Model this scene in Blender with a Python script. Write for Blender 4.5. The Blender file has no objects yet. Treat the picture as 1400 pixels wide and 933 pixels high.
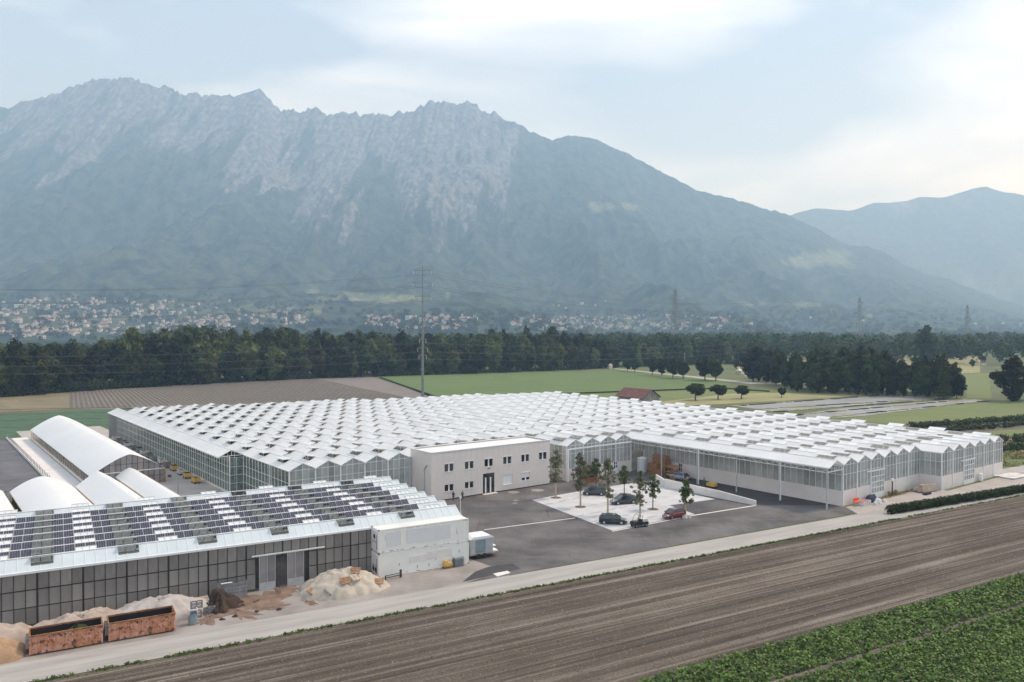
import bpy, math, random
import numpy as np
from mathutils import Vector, Matrix, noise
R = math.radians
random.seed(7); RNG = np.random.default_rng(7)
scene = bpy.context.scene
COL = scene.collection

# ------------------------------------------------------------------ camera
F, HY, CX, CY, CAMZ = 1089.0, 450.0, 700.0, 466.5, 30.0       # focal length and horizon in photo pixels
PITCH = math.atan((CY - HY) / F)
cam_d = bpy.data.cameras.new('camera'); cam = bpy.data.objects.new('camera', cam_d); COL.objects.link(cam)
cam.location = (0, 0, CAMZ); cam.rotation_euler = (math.pi / 2 - PITCH, 0, 0)
cam_d.sensor_width = 36; cam_d.lens = 36 * F / 1400; cam_d.clip_start = 0.5; cam_d.clip_end = 60000
scene.camera = cam
# ------------------------------------------------------------------ sky, sun, exposure
SUN_EL, SUN_AZ = 50, 62            # degrees above the horizon, degrees right of the view direction
world = bpy.data.worlds.new('World'); scene.world = world; world.use_nodes = True
wt = world.node_tree; wt.nodes.clear()
def wn(t, **k):
    n = wt.nodes.new(t)
    for a, b in k.items(): setattr(n, a, b)
    return n
sky = wn('ShaderNodeTexSky', sky_type='NISHITA', sun_disc=False, sun_elevation=R(SUN_EL), sun_rotation=R(SUN_AZ), air_density=1.2, dust_density=2.0)
skm = wn('ShaderNodeVectorMath', operation='SCALE'); skm.inputs['Scale'].default_value = 0.11
wt.links.new(sky.outputs[0], skm.inputs[0])
geo = wn('ShaderNodeTexCoord')
mp = wn('ShaderNodeMapping'); mp.inputs['Scale'].default_value = (1.0, 1.0, 3.4); mp.inputs['Location'].default_value = (-2.19, 2.08, 0.53); mp.inputs['Rotation'].default_value = (0, 0, 0.3)
wt.links.new(geo.outputs['Generated'], mp.inputs[0])
n1 = wn('ShaderNodeTexNoise'); n1.inputs['Scale'].default_value = 1.7; n1.inputs['Detail'].default_value = 6; n1.inputs['Roughness'].default_value = 0.5; n1.inputs['Distortion'].default_value = 0.35
wt.links.new(mp.outputs[0], n1.inputs['Vector'])
cr = wn('ShaderNodeValToRGB'); cr.color_ramp.elements[0].position = 0.40; cr.color_ramp.elements[1].position = 0.66
cr.color_ramp.elements[0].color = (0.27, 0.345, 0.465, 1); cr.color_ramp.elements[1].color = (0.97, 0.99, 1.01, 1)
e = cr.color_ramp.elements.new(0.53); e.color = (0.57, 0.63, 0.72, 1)
wt.links.new(n1.outputs['Fac'], cr.inputs[0])
mx = wn('ShaderNodeMix', data_type='RGBA'); mx.inputs[0].default_value = 0.8
wt.links.new(skm.outputs[0], mx.inputs[6]); wt.links.new(cr.outputs[0], mx.inputs[7])
bg = wn('ShaderNodeBackground'); bg.inputs['Strength'].default_value = 1.0
out = wn('ShaderNodeOutputWorld')
wt.links.new(mx.outputs[2], bg.inputs[0]); wt.links.new(bg.outputs[0], out.inputs[0])
sd = bpy.data.lights.new('sun', 'SUN'); sd.energy = 1.5; sd.angle = R(10); sd.color = (1, 0.90, 0.78)
sun = bpy.data.objects.new('sun', sd); COL.objects.link(sun); sun.location = (0, 0, 200)
sv = Vector((math.sin(R(SUN_AZ)) * math.cos(R(SUN_EL)), math.cos(R(SUN_AZ)) * math.cos(R(SUN_EL)), math.sin(R(SUN_EL))))
sun.rotation_euler = sv.to_track_quat('Z', 'Y').to_euler()
vs = scene.view_settings; vs.view_transform = 'Standard'; vs.look = 'None'; vs.exposure = 0.9; vs.gamma = 1
scene.render.engine = 'CYCLES'
scene.cycles.max_bounces = 6; scene.cycles.diffuse_bounces = 3; scene.cycles.glossy_bounces = 2; scene.cycles.transmission_bounces = 3
scene.cycles.transparent_max_bounces = 12; scene.cycles.volume_bounces = 4; scene.cycles.use_denoising = True
HAZE = 1.6e-4

# ------------------------------------------------------------------ where things stand
def at(px, py, z=0.0):
    """world point at height z that the photograph shows at pixel (px, py)"""
    x = (px - CX) / F; v = (CY - py) / F
    d = np.array([x, math.cos(PITCH) + v * math.sin(PITCH), -math.sin(PITCH) + v * math.cos(PITCH)])
    return np.array([0, 0, CAMZ]) + d * ((z - CAMZ) / d[2])
class Frame:
    def __init__(s, o, deg):
        s.o = np.array(o[:2]); s.a = R(deg); s.U = np.array([math.cos(s.a), math.sin(s.a)]); s.V = np.array([-math.sin(s.a), math.cos(s.a)])
    def w(s, u, v, z=0): p = s.o + u * s.U + v * s.V; return (p[0], p[1], z)
    def uv(s, p): d = np.array(p[:2]) - s.o; return float(d @ s.U), float(d @ s.V)
    def u_at(s, px, v):                      # u of the point of the line v = const seen in pixel column px
        k = (px - CX) / F; o = s.o + v * s.V     # o.x + uU.x = k (o.y + uU.y)
        return (k * o[1] - o[0]) / (s.U[0] - k * s.U[1])
    def z_at(s, py, u, v):
        y = s.w(u, v)[1]; return CAMZ - (py - HY) / F * y
GH = Frame(at(1149, 693.2), 37.5)            # the big glasshouse: u along the gable fronts, v along the ridges
SG = Frame(at(517.5, 791), 29.8)             # the yard in front: u along the road

# ------------------------------------------------------------------ mesh and object helpers
class MB:
    def __init__(s): s.v = []; s.f = []; s.m = []
    def add(s, vs, fs, mi=0):
        n = len(s.v); s.v.extend([tuple(map(float, p)) for p in vs])
        for f in fs: s.f.append(tuple(i + n for i in f)); s.m.append(mi)
        return s
    def quad(s, *p, mi=0): return s.add(p, [tuple(range(len(p)))], mi)
    def box(s, x0, x1, y0, y1, z0, z1, mi=0):
        return s.add([(x0,y0,z0),(x1,y0,z0),(x1,y1,z0),(x0,y1,z0),(x0,y0,z1),(x1,y0,z1),(x1,y1,z1),(x0,y1,z1)],
                     [(0,3,2,1),(4,5,6,7),(0,1,5,4),(1,2,6,5),(2,3,7,6),(3,0,4,7)], mi)
    def bar(s, p, q, w, h=None, mi=0):
        p = Vector(p); q = Vector(q); d = (q - p).normalized(); h = h or w
        a = d.cross(Vector((0, 0, 1)))
        a = Vector((1, 0, 0)) if a.length < 1e-3 else a.normalized()
        b = a.cross(d); a = a * w / 2; b = b * h / 2
        vs = [p-a-b, p+a-b, p+a+b, p-a+b, q-a-b, q+a-b, q+a+b, q-a+b]
        return s.add(vs, [(0,1,2,3),(7,6,5,4),(0,4,5,1),(1,5,6,2),(2,6,7,3),(3,7,4,0)], mi)
    def cyl(s, p, q, r0, r1=None, n=10, mi=0):
        p = Vector(p); q = Vector(q); r1 = r0 if r1 is None else r1; d = (q - p).normalized()
        a = d.orthogonal().normalized(); b = d.cross(a); vs = []
        for c, r in ((p, r0), (q, r1)):
            for i in range(n):
                t = 2 * math.pi * i / n; vs.append(c + a * (r * math.cos(t)) + b * (r * math.sin(t)))
        fs = [(i, (i+1) % n, n + (i+1) % n, n + i) for i in range(n)] + [tuple(range(n))[::-1], tuple(range(n, 2*n))]
        return s.add(vs, fs, mi)
    def prism(s, prof, y0, y1, mi=0):            # profile in x,z pushed along y
        n = len(prof); vs = [(x, y0, z) for x, z in prof] + [(x, y1, z) for x, z in prof]
        return s.add(vs, [(i, (i+1) % n, n + (i+1) % n, n + i) for i in range(n)] + [tuple(range(n))[::-1], tuple(range(n, 2*n))], mi)
    def mesh(s, name, mats):
        me = bpy.data.meshes.new(name); me.from_pydata(s.v, [], s.f)
        for m in (mats if isinstance(mats, (list, tuple)) else [mats]): me.materials.append(m)
        if any(s.m): me.polygons.foreach_set('material_index', s.m)
        me.update(); return me
    def build(s, name, mats, parent=None, loc=(0,0,0), rz=0, smooth=False):
        return ob(name, s.mesh(name, mats), parent, loc, rz, smooth)
def ob(name, me, parent=None, loc=(0,0,0), rz=0, smooth=False):
    o = bpy.data.objects.new(name, me); COL.objects.link(o); o.location = loc; o.rotation_euler = (0, 0, rz)
    if parent: o.parent = parent
    if smooth and me: me.polygons.foreach_set('use_smooth', [True] * len(me.polygons))
    return o
def npmesh(name, v, f, mat, smooth=False):
    me = bpy.data.meshes.new(name); k = f.shape[1]
    me.vertices.add(len(v)); me.vertices.foreach_set('co', v.astype(np.float32).ravel())
    me.loops.add(f.size); me.loops.foreach_set('vertex_index', f.astype(np.int32).ravel())
    me.polygons.add(len(f)); me.polygons.foreach_set('loop_start', np.arange(0, f.size, k, dtype=np.int32))
    me.polygons.foreach_set('loop_total', np.full(len(f), k, dtype=np.int32))
    if smooth: me.polygons.foreach_set('use_smooth', np.ones(len(f), dtype=bool))
    me.materials.append(mat); me.update(calc_edges=True); return me
def tag(o, label=None, cat=None, group=None, kind=None):
    for k, x in (('label', label), ('category', cat), ('group', group), ('kind', kind)):
        if x: o[k] = x
    return o
def thing(name, label, cat, loc=(0,0,0), rz=0, group=None):
    return tag(ob(name, None, None, loc, rz), label, cat, group)
def copy_tree(o, loc=None, rz=None, label=None, parent=None):
    c = o.copy(); COL.objects.link(c); c.parent = parent
    if loc is not None: c.location = loc
    if rz is not None: c.rotation_euler = (0, 0, rz)
    if label: c['label'] = label
    for ch in o.children: copy_tree(ch, parent=c)
    return c

# ------------------------------------------------------------------ materials
M = {}
def pm(name, col, rough=0.8, var=0.18, scale=1.0, col2=None, bump=0.0, metal=0.0, spec=0.5, detail=4, stretch=None, rand=0.0, lo=0.35, hi=0.65, trans=0.0, coat=0.0):
    """principled material whose colour drifts between two tones on object-space noise"""
    m = bpy.data.materials.new(name); m.use_nodes = True; t = m.node_tree; b = t.nodes['Principled BSDF']
    b.inputs['Roughness'].default_value = rough; b.inputs['Metallic'].default_value = metal
    b.inputs['Specular IOR Level'].default_value = spec; b.inputs['Coat Weight'].default_value = coat
    c1 = tuple(x * (1 - var) for x in col); c2 = col2 or tuple(min(1, x * (1 + var)) for x in col)
    tc = t.nodes.new('ShaderNodeTexCoord'); mpn = t.nodes.new('ShaderNodeMapping')
    if stretch: mpn.inputs['Scale'].default_value = stretch
    n = t.nodes.new('ShaderNodeTexNoise'); n.inputs['Scale'].default_value = scale; n.inputs['Detail'].default_value = detail; n.inputs['Roughness'].default_value = 0.62
    r = t.nodes.new('ShaderNodeValToRGB'); r.color_ramp.elements[0].position = lo; r.color_ramp.elements[1].position = hi
    r.color_ramp.elements[0].color = (*c1, 1); r.color_ramp.elements[1].color = (*c2, 1)
    L = t.links.new; L(tc.outputs['Object'], mpn.inputs[0]); L(mpn.outputs[0], n.inputs['Vector']); L(n.outputs['Fac'], r.inputs[0])
    o = r.outputs[0]
    if rand:
        oi = t.nodes.new('ShaderNodeObjectInfo'); mr = t.nodes.new('ShaderNodeMapRange'); mr.inputs[3].default_value = 1 - rand; mr.inputs[4].default_value = 1 + rand
        hs = t.nodes.new('ShaderNodeHueSaturation'); L(oi.outputs['Random'], mr.inputs[0]); L(mr.outputs[0], hs.inputs['Value'])
        m2 = t.nodes.new('ShaderNodeMath'); m2.operation = 'MULTIPLY_ADD'; m2.inputs[1].default_value = rand * 0.12; m2.inputs[2].default_value = 0.5 - rand * 0.06
        L(oi.outputs['Random'], m2.inputs[0]); L(m2.outputs[0], hs.inputs['Hue']); L(o, hs.inputs['Color']); o = hs.outputs[0]
    L(o, b.inputs['Base Color'])
    if bump:
        bn = t.nodes.new('ShaderNodeBump'); bn.inputs['Strength'].default_value = bump; bn.inputs['Distance'].default_value = 0.1
        n2 = t.nodes.new('ShaderNodeTexNoise'); n2.inputs['Scale'].default_value = scale * 6; n2.inputs['Detail'].default_value = 3
        L(mpn.outputs[0], n2.inputs['Vector']); L(n2.outputs['Fac'], bn.inputs['Height']); L(bn.outputs[0], b.inputs['Normal'])
    if trans:
        tr = t.nodes.new('ShaderNodeBsdfTranslucent'); ms = t.nodes.new('ShaderNodeMixShader'); ms.inputs[0].default_value = trans
        L(o, tr.inputs[0]); L(b.outputs[0], ms.inputs[1]); L(tr.outputs[0], ms.inputs[2]); L(ms.outputs[0], t.nodes['Material Output'].inputs[0])
    M[name] = m; return m
def glass(name, tint, see, base, rough=0.08, rand=0.25, spec=0.5):
    """pane: part clear, part dusty diffuse, mirror by Fresnel"""
    m = bpy.data.materials.new(name); m.use_nodes = True; t = m.node_tree; b = t.nodes['Principled BSDF']
    b.inputs['Base Color'].default_value = (*base, 1); b.inputs['Roughness'].default_value = rough
    b.inputs['Specular IOR Level'].default_value = spec; oi = t.nodes.new('ShaderNodeObjectInfo'); mr0 = t.nodes.new('ShaderNodeMapRange'); mr0.inputs[3].default_value = 1 - rand; mr0.inputs[4].default_value = 1 + rand
    hs = t.nodes.new('ShaderNodeHueSaturation'); hs.inputs['Color'].default_value = (*base, 1); t.links.new(oi.outputs['Random'], mr0.inputs[0]); t.links.new(mr0.outputs[0], hs.inputs['Value']); t.links.new(hs.outputs[0], b.inputs['Base Color'])
    tr = t.nodes.new('ShaderNodeBsdfTransparent'); tr.inputs[0].default_value = (*tint, 1)
    ms = t.nodes.new('ShaderNodeMixShader'); L = t.links.new
    tc = t.nodes.new('ShaderNodeTexCoord'); n = t.nodes.new('ShaderNodeTexNoise'); n.inputs['Scale'].default_value = 0.7; n.inputs['Detail'].default_value = 4
    mr = t.nodes.new('ShaderNodeMapRange'); mr.inputs[1].default_value = 0.35; mr.inputs[2].default_value = 0.65; mr.inputs[3].default_value = see - 0.1; mr.inputs[4].default_value = see + 0.1
    L(tc.outputs['Object'], n.inputs['Vector']); L(n.outputs['Fac'], mr.inputs[0]); L(mr.outputs[0], ms.inputs[0])
    L(b.outputs[0], ms.inputs[1]); L(tr.outputs[0], ms.inputs[2]); L(ms.outputs[0], t.nodes['Material Output'].inputs[0])
    M[name] = m; return m
def asphalt_material():
    m = pm('asphalt', (0.086, 0.079, 0.080), 0.85, 0.35, 0.11, col2=(0.17, 0.156, 0.152), detail=10, bump=0.1, lo=0.36, hi=0.70); t = m.node_tree; L = t.links.new; b = t.nodes['Principled BSDF']; src = b.inputs['Base Color'].links[0].from_socket
    tc = t.nodes.new('ShaderNodeTexCoord')
    for sc_, st_, rot, lo_, hi_, col_, k_ in ((0.9, (0.10, 2.2, 1), 0.75, .57, .70, (.17, .155, .15), .55), (0.8, (2.0, 0.12, 1), -0.2, .60, .72, (.055, .05, .052), .6), (2.2, (1, 1, 1), 0, .62, .70, (.20, .185, .175), .35)):
        mpn = t.nodes.new('ShaderNodeMapping'); mpn.inputs['Scale'].default_value = st_; mpn.inputs['Rotation'].default_value = (0, 0, rot); n = t.nodes.new('ShaderNodeTexNoise'); n.inputs['Scale'].default_value = sc_; n.inputs['Detail'].default_value = 5; n.inputs['Distortion'].default_value = .6
        r = t.nodes.new('ShaderNodeMapRange'); r.inputs[1].default_value = lo_; r.inputs[2].default_value = hi_; r.inputs[4].default_value = k_; mxn = t.nodes.new('ShaderNodeMix'); mxn.data_type = 'RGBA'; mxn.inputs[7].default_value = (*col_, 1)
        L(tc.outputs['Object'], mpn.inputs[0]); L(mpn.outputs[0], n.inputs['Vector']); L(n.outputs['Fac'], r.inputs[0]); L(r.outputs[0], mxn.inputs[0]); L(src, mxn.inputs[6]); src = mxn.outputs[2]
    L(src, b.inputs['Base Color'])
asphalt_material()
pm('asphalt_fresh', (0.05, 0.047, 0.05), 0.85, 0.25, 0.3, detail=8)
pm('road', (0.36, 0.335, 0.31), 0.9, 0.14, 0.25, detail=8, stretch=(0.35, 3, 1), bump=0.05)
pm('yard', (0.29, 0.26, 0.238), 0.9, 0.22, 0.22, detail=8, bump=0.08)
pm('slab', (0.52, 0.51, 0.51), 0.85, 0.12, 0.3, detail=8)
pm('slab_line', (0.30, 0.29, 0.30), 0.9, 0.2, 0.8)
pm('concrete', (0.70, 0.655, 0.62), 0.85, 0.08, 0.4, detail=6)
pm('paint_white', (0.8, 0.8, 0.79), 0.6, 0.05, 0.5)
pm('white_metal', (0.78, 0.79, 0.78), 0.4, 0.04, 0.6)
pm('galv', (0.50, 0.52, 0.53), 0.4, 0.1, 1.0, metal=0.3)
pm('roof_glass', (0.84, 0.835, 0.82), 0.22, 0.06, 0.15, trans=0.2, spec=0.5, rand=0.05)
pm('vent_glass', (0.85, 0.845, 0.83), 0.25, 0.05, 0.3, trans=0.18, rand=0.06)
pm('plinth', (0.73, 0.66, 0.615), 0.7, 0.04, 0.3)
pm('office_wall', (0.68, 0.615, 0.57), 0.75, 0.025, 0.25)
pm('office_roof', (0.72, 0.70, 0.69), 0.8, 0.05, 0.3)
glass('wall_glass', (0.80, 0.82, 0.80), 0.34, (0.52, 0.53, 0.515))
glass('side_glass', (0.74, 0.82, 0.78), 0.62, (0.34, 0.38, 0.36))
glass('vent_clear', (0.22, 0.22, 0.19), 0.85, (0.04, 0.04, 0.035), 0.4, 0.1, 0.1)
glass('dirty_glass', (0.45, 0.45, 0.42), 0.16, (0.29, 0.265, 0.24), 0.4, 0.2, 0.25)
glass('old_roof_glass', (0.4, 0.4, 0.38), 0.7, (0.06, 0.06, 0.055), 0.3, 0.1, 0.1)
glass('door_glass', (0.6, 0.58, 0.56), 0.22, (0.32, 0.29, 0.28), 0.3)
pm('window_dark', (0.012, 0.013, 0.015), 0.08, 0.1, 1, spec=0.8)
pm('dark_frame', (0.03, 0.03, 0.032), 0.5, 0.15, 1)
pm('blind', (0.75, 0.74, 0.72), 0.6, 0.04, 2)
pm('floor_in', (0.26, 0.26, 0.25), 0.9, 0.15, 0.2)
pm('plants_in', (0.07, 0.11, 0.05), 0.8, 0.4, 1.5)
pm('dark_void', (0.02, 0.02, 0.02), 0.9, 0.2, 1)
pm('fabric_white', (0.80, 0.80, 0.79), 0.55, 0.03, 0.12, trans=0.1)
pm('pv', (0.060, 0.055, 0.070), 0.18, 0.12, 2, spec=0.6)
pm('pv_frame', (0.6, 0.6, 0.62), 0.4, 0.05, 1)
pm('roof_sheet', (0.66, 0.72, 0.74), 0.3, 0.05, 0.3, trans=0.15)
pm('container_white', (0.78, 0.76, 0.71), 0.5, 0.05, 0.35, detail=6)
pm('container_panel', (0.66, 0.66, 0.655), 0.5, 0.03, 0.5)
pm('rust', (0.24, 0.11, 0.05), 0.9, 0.4, 2)
def skip_material():
    m = pm('skip_paint', (0.60, 0.25, 0.115), 0.75, 0.12, 1.4, col2=(0.64, 0.35, 0.26), detail=6, lo=0.42, hi=0.62); t = m.node_tree; L = t.links.new; b = t.nodes['Principled BSDF']
    src = b.inputs['Base Color'].links[0].from_socket; tc = t.nodes.new('ShaderNodeTexCoord'); n = t.nodes.new('ShaderNodeTexNoise'); n.inputs['Scale'].default_value = 2.3; n.inputs['Detail'].default_value = 8; n.inputs['Roughness'].default_value = .68
    r = t.nodes.new('ShaderNodeValToRGB'); r.color_ramp.elements[0].position = .53; r.color_ramp.elements[1].position = .60; mxn = t.nodes.new('ShaderNodeMix'); mxn.data_type = 'RGBA'; mxn.inputs[7].default_value = (.10, .05, .03, 1)
    L(tc.outputs['Object'], n.inputs['Vector']); L(n.outputs['Fac'], r.inputs[0]); L(r.outputs[0], mxn.inputs[0]); L(src, mxn.inputs[6]); L(mxn.outputs[2], b.inputs['Base Color'])
skip_material()
pm('tarp', (0.45, 0.39, 0.315), 0.75, 0.16, 0.8, detail=6, bump=0.2)
pm('tarp_pink', (0.41, 0.33, 0.27), 0.8, 0.14, 0.5, detail=6, bump=0.2)
pm('tarp_grey', (0.42, 0.38, 0.35), 0.75, 0.14, 0.7, detail=6, bump=0.3, stretch=(0.5, 2, 1))
pm('sand', (0.36, 0.23, 0.135), 0.95, 0.2, 1.2, detail=8, bump=0.5)
pm('compost', (0.055, 0.035, 0.024), 0.95, 0.4, 2, detail=8, bump=0.8)
pm('wood', (0.40, 0.24, 0.13), 0.8, 0.25, 1.2, rand=0.12)
pm('wood_orange', (0.36, 0.19, 0.09), 0.8, 0.25, 1.2, rand=0.15)
pm('wood_pale', (0.52, 0.42, 0.33), 0.8, 0.15, 1.2, rand=0.1)
pm('wood_grey', (0.26, 0.25, 0.25), 0.85, 0.25, 1.0, stretch=(4, 4, 0.6), rand=0.12)
pm('red_roof', (0.17, 0.075, 0.06), 0.85, 0.3, 0.8)
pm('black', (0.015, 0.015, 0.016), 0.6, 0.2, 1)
pm('rubber', (0.02, 0.02, 0.02), 0.85, 0.2, 3)
pm('rim', (0.45, 0.45, 0.47), 0.3, 0.1, 3, metal=0.7)
for n_, c_ in (('car_anthracite', (0.045, 0.05, 0.055)), ('car_navy', (0.022, 0.026, 0.034)), ('car_black', (0.012, 0.018, 0.018)), ('car_red', (0.22, 0.025, 0.03)), ('car_silver', (0.30, 0.33, 0.37))):
    pm(n_, c_, 0.25, 0.03, 0.5, coat=0.6)
pm('car_glass', (0.03, 0.035, 0.04), 0.06, 0.05, 1, spec=0.8)
pm('lamp_glass', (0.75, 0.75, 0.72), 0.2, 0.03, 1)
pm('tail_red', (0.30, 0.02, 0.02), 0.3, 0.03, 1)
pm('yellow', (0.62, 0.40, 0.10), 0.6, 0.12, 1)
pm('orange_red', (0.75, 0.12, 0.05), 0.6, 0.08, 1)
pm('blue_grey', (0.22, 0.27, 0.29), 0.6, 0.15, 1.5)
pm('navy_cloth', (0.03, 0.035, 0.07), 0.8, 0.25, 3)
pm('bag_white', (0.62, 0.60, 0.58), 0.75, 0.12, 2, bump=0.2)
pm('stone', (0.42, 0.40, 0.38), 0.9, 0.15, 2)
pm('tank', (0.60, 0.63, 0.64), 0.4, 0.05, 0.6)
pm('bark', (0.10, 0.075, 0.055), 0.95, 0.3, 3)
pm('trunk_wrap', (0.45, 0.34, 0.24), 0.9, 0.1, 3)
pm('leaf_forest', (0.031, 0.038, 0.010), 0.75, 0.6, 0.16, rand=0.75, trans=0.12, spec=0.2)
pm('leaf_olive', (0.085, 0.094, 0.026), 0.75, 0.45, 0.2, rand=0.5, trans=0.15, spec=0.2)
pm('leaf_field', (0.026, 0.038, 0.011), 0.75, 0.35, 0.4, rand=0.25, trans=0.15, spec=0.2)
pm('leaf_young', (0.20, 0.20, 0.12), 0.7, 0.4, 1.2, rand=0.2, trans=0.25, spec=0.3)
pm('leaf_fresh', (0.105, 0.140, 0.048), 0.7, 0.35, 1.2, trans=0.3, spec=0.3)
pm('leaf_hedge', (0.040, 0.055, 0.018), 0.8, 0.4, 0.9, trans=0.12, spec=0.2)
pm('leaf_crop', (0.082, 0.165, 0.034), 0.55, 0.5, 0.9, col2=(0.19, 0.29, 0.065), trans=0.2, spec=0.25, detail=6)
pm('leaf_dry', (0.30, 0.24, 0.10), 0.85, 0.35, 0.8)
pm('grass_tuft', (0.11, 0.16, 0.040), 0.8, 0.4, 0.8, trans=0.2, spec=0.2)
pm('meadow', (0.100, 0.118, 0.045), 0.95, 0.25, 0.02, detail=8)
pm('field_green', (0.100, 0.150, 0.040), 0.95, 0.14, 0.05, detail=8, stretch=(1, 4, 1))
pm('field_vegetable', (0.050, 0.105, 0.050), 0.95, 0.3, 0.25, detail=8)
pm('field_green_b', (0.135, 0.165, 0.050), 0.95, 0.14, 0.05, detail=8, stretch=(1, 5, 1))
pm('field_dry', (0.27, 0.25, 0.115), 0.95, 0.18, 0.05, detail=8)
pm('field_wheat', (0.19, 0.155, 0.09), 0.95, 0.2, 0.08, detail=8)
pm('field_brown', (0.19, 0.162, 0.145), 0.95, 0.10, 0.06, detail=8)
pm('field_dark', (0.12, 0.10, 0.07), 0.95, 0.3, 0.3, detail=8)
pm('mulch_film', (0.20, 0.20, 0.205), 0.6, 0.3, 0.25, col2=(0.34, 0.335, 0.33), detail=8, stretch=(0.3, 1.6, 1))
pm('ground_cover', (0.115, 0.11, 0.12), 0.85, 0.3, 0.15, detail=8)
pm('gravel', (0.40, 0.36, 0.33), 0.95, 0.12, 0.3, detail=8)
pm('spoil', (0.20, 0.135, 0.10), 0.95, 0.3, 0.6, detail=8, bump=0.3)
pm('house_white', (0.58, 0.54, 0.50), 0.8, 0.05, 0.1, rand=0.18)
pm('house_roof', (0.30, 0.17, 0.13), 0.9, 0.2, 0.2, rand=0.3)
pm('skin', (0.45, 0.27, 0.19), 0.6, 0.05, 5)
pm('wire', (0.12, 0.12, 0.12), 0.6, 0.05, 1)
pm('steel_grey', (0.22, 0.23, 0.23), 0.55, 0.1, 1, metal=0.2)

# ================================================================== SETTING
def sheet(name, pts, z, mat, kind='structure', label=None, inset=None):
    mb = MB(); mb.quad(*[(p[0], p[1], z) for p in pts]); o = mb.build(name, M[mat]); tag(o, label, None, None, kind); return o
def pix(*pp): return [at(*p) for p in pp]
g = MB(); g.quad((-11000, -1200, 0), (11000, -1200, 0), (11000, 11500, 0), (-11000, 11500, 0)); tag(g.build('ground', M['meadow']), kind='structure')
# --- fields behind and beside the glasshouse
sheet('wheat_field', pix((-420, 556), (95, 534), (95, 559), (-420, 585)), 0.02, 'field_wheat')
ff = at(95, 559); 
sheet('ploughed_field', pix((95.5, 534), (430, 515), (505, 514.5), (600, 545), (560, 560), (95.5, 559)), 0.02, 'field_brown')
sheet('vegetable_field', pix((-420, 590), (180, 558), (420, 566), (150, 640), (-420, 640)), 0.02, 'field_vegetable')
sheet('green_field', pix((512, 515), (870, 506), (1010, 521), (980, 532), (600, 547)), 0.02, 'field_green')
sheet('pale_green_field', pix((600, 547.5), (980, 532.5), (1180, 534), (900, 549), (760, 560)), 0.02, 'field_green_b')
sheet('dry_meadow', pix((900, 550), (1000, 538.5), (1200, 536), (1190, 540.5), (1060, 549), (920, 556)), 0.045, 'field_dry')
sheet('field_path', pix((838, 504.5), (842, 504), (1034, 523.5), (1160, 523.5), (1200, 526), (1200, 527), (1150, 525.6), (1028, 525.6)), 0.06, 'gravel')
sheet('film_bed', pix((1000, 555), (1195, 541), (1300, 544), (1130, 557.5), (1060, 563)), 0.02, 'mulch_film')
sheet('film_bed', pix((1090, 567), (1150, 558.5), (1320, 545.5), (1352, 548), (1180, 569), (1110, 573)), 0.024, 'mulch_film')
sheet('grass_strip', pix((1130, 575), (1180, 570), (1352, 549), (1600, 551), (1600, 556), (1240, 580)), 0.02, 'field_green_b')
sheet('bare_strip', pix((1200, 585), (1240, 581), (1600, 556.6), (1600, 572), (1250, 600)), 0.02, 'field_dark')
sheet('grass_strip', pix((1330, 592), (1600, 572.5), (1600, 584), (1340, 600)), 0.024, 'field_green_b')
sheet('bare_strip', pix((1340, 601), (1600, 585), (1600, 592), (1345, 611)), 0.024, 'field_wheat')
sheet('grass_strip', pix((1340, 622), (1600, 605), (1600, 650), (1345, 650)), 0.022, 'field_green')
sheet('meadow_clearing', pix((1318, 512), (1352, 510), (1356, 545), (1322, 545)), 0.03, 'field_green_b')
sheet('allotment_ground', pix((1000, 495), (1340, 488), (1340, 510), (1020, 516)), 0.03, 'field_dry')
# furrows of the ploughed field: raised soil ridges one can see as fine lines
fr = MB(); a0, a1 = at(95, 559), at(95, 535); b0, b1 = at(600, 545), at(505, 515)
for i in range(64):
    t = i / 64; p = at(98 + 470 * t, 558.5 - 13 * t); q = at(98 + 330 * t, 534.6 - 19 * t + 4 * math.sin(t * 3) * t)
    fr.bar((p[0], p[1], 0.06), (q[0], q[1], 0.06), 0.9, 0.18)
tag(fr.build('soil_ridges', M['field_dark']), 'dark soil ridges running in lines over the ploughed field', 'soil ridges', kind='stuff')
vr = MB()
for y0, y1 in ((566, 561), (573, 567), (582, 575), (592, 584)):
    p, q = at(-420, y0 + 3), at(178, y1 - 4); vr.bar((p[0], p[1], 0.05), (q[0], q[1], 0.05), 1.3, 0.12)
tag(vr.build('wheel_tracks', M['field_dark']), 'dark tractor lanes between the green vegetable beds', 'tracks', kind='stuff')
hl = MB()
for a, b in (((600, 545.5), (985, 531.5)), ((985, 531.5), (1052, 536)), ((520, 517), (600, 545))):
    p, q = at(*a), at(*b); hl.bar((p[0], p[1], 0.3), (q[0], q[1], 0.3), 1.0, 0.6)
tag(hl.build('field_margin', M['leaf_hedge']), 'dark line of rough grass between the two green fields', 'grass', kind='stuff')
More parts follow.
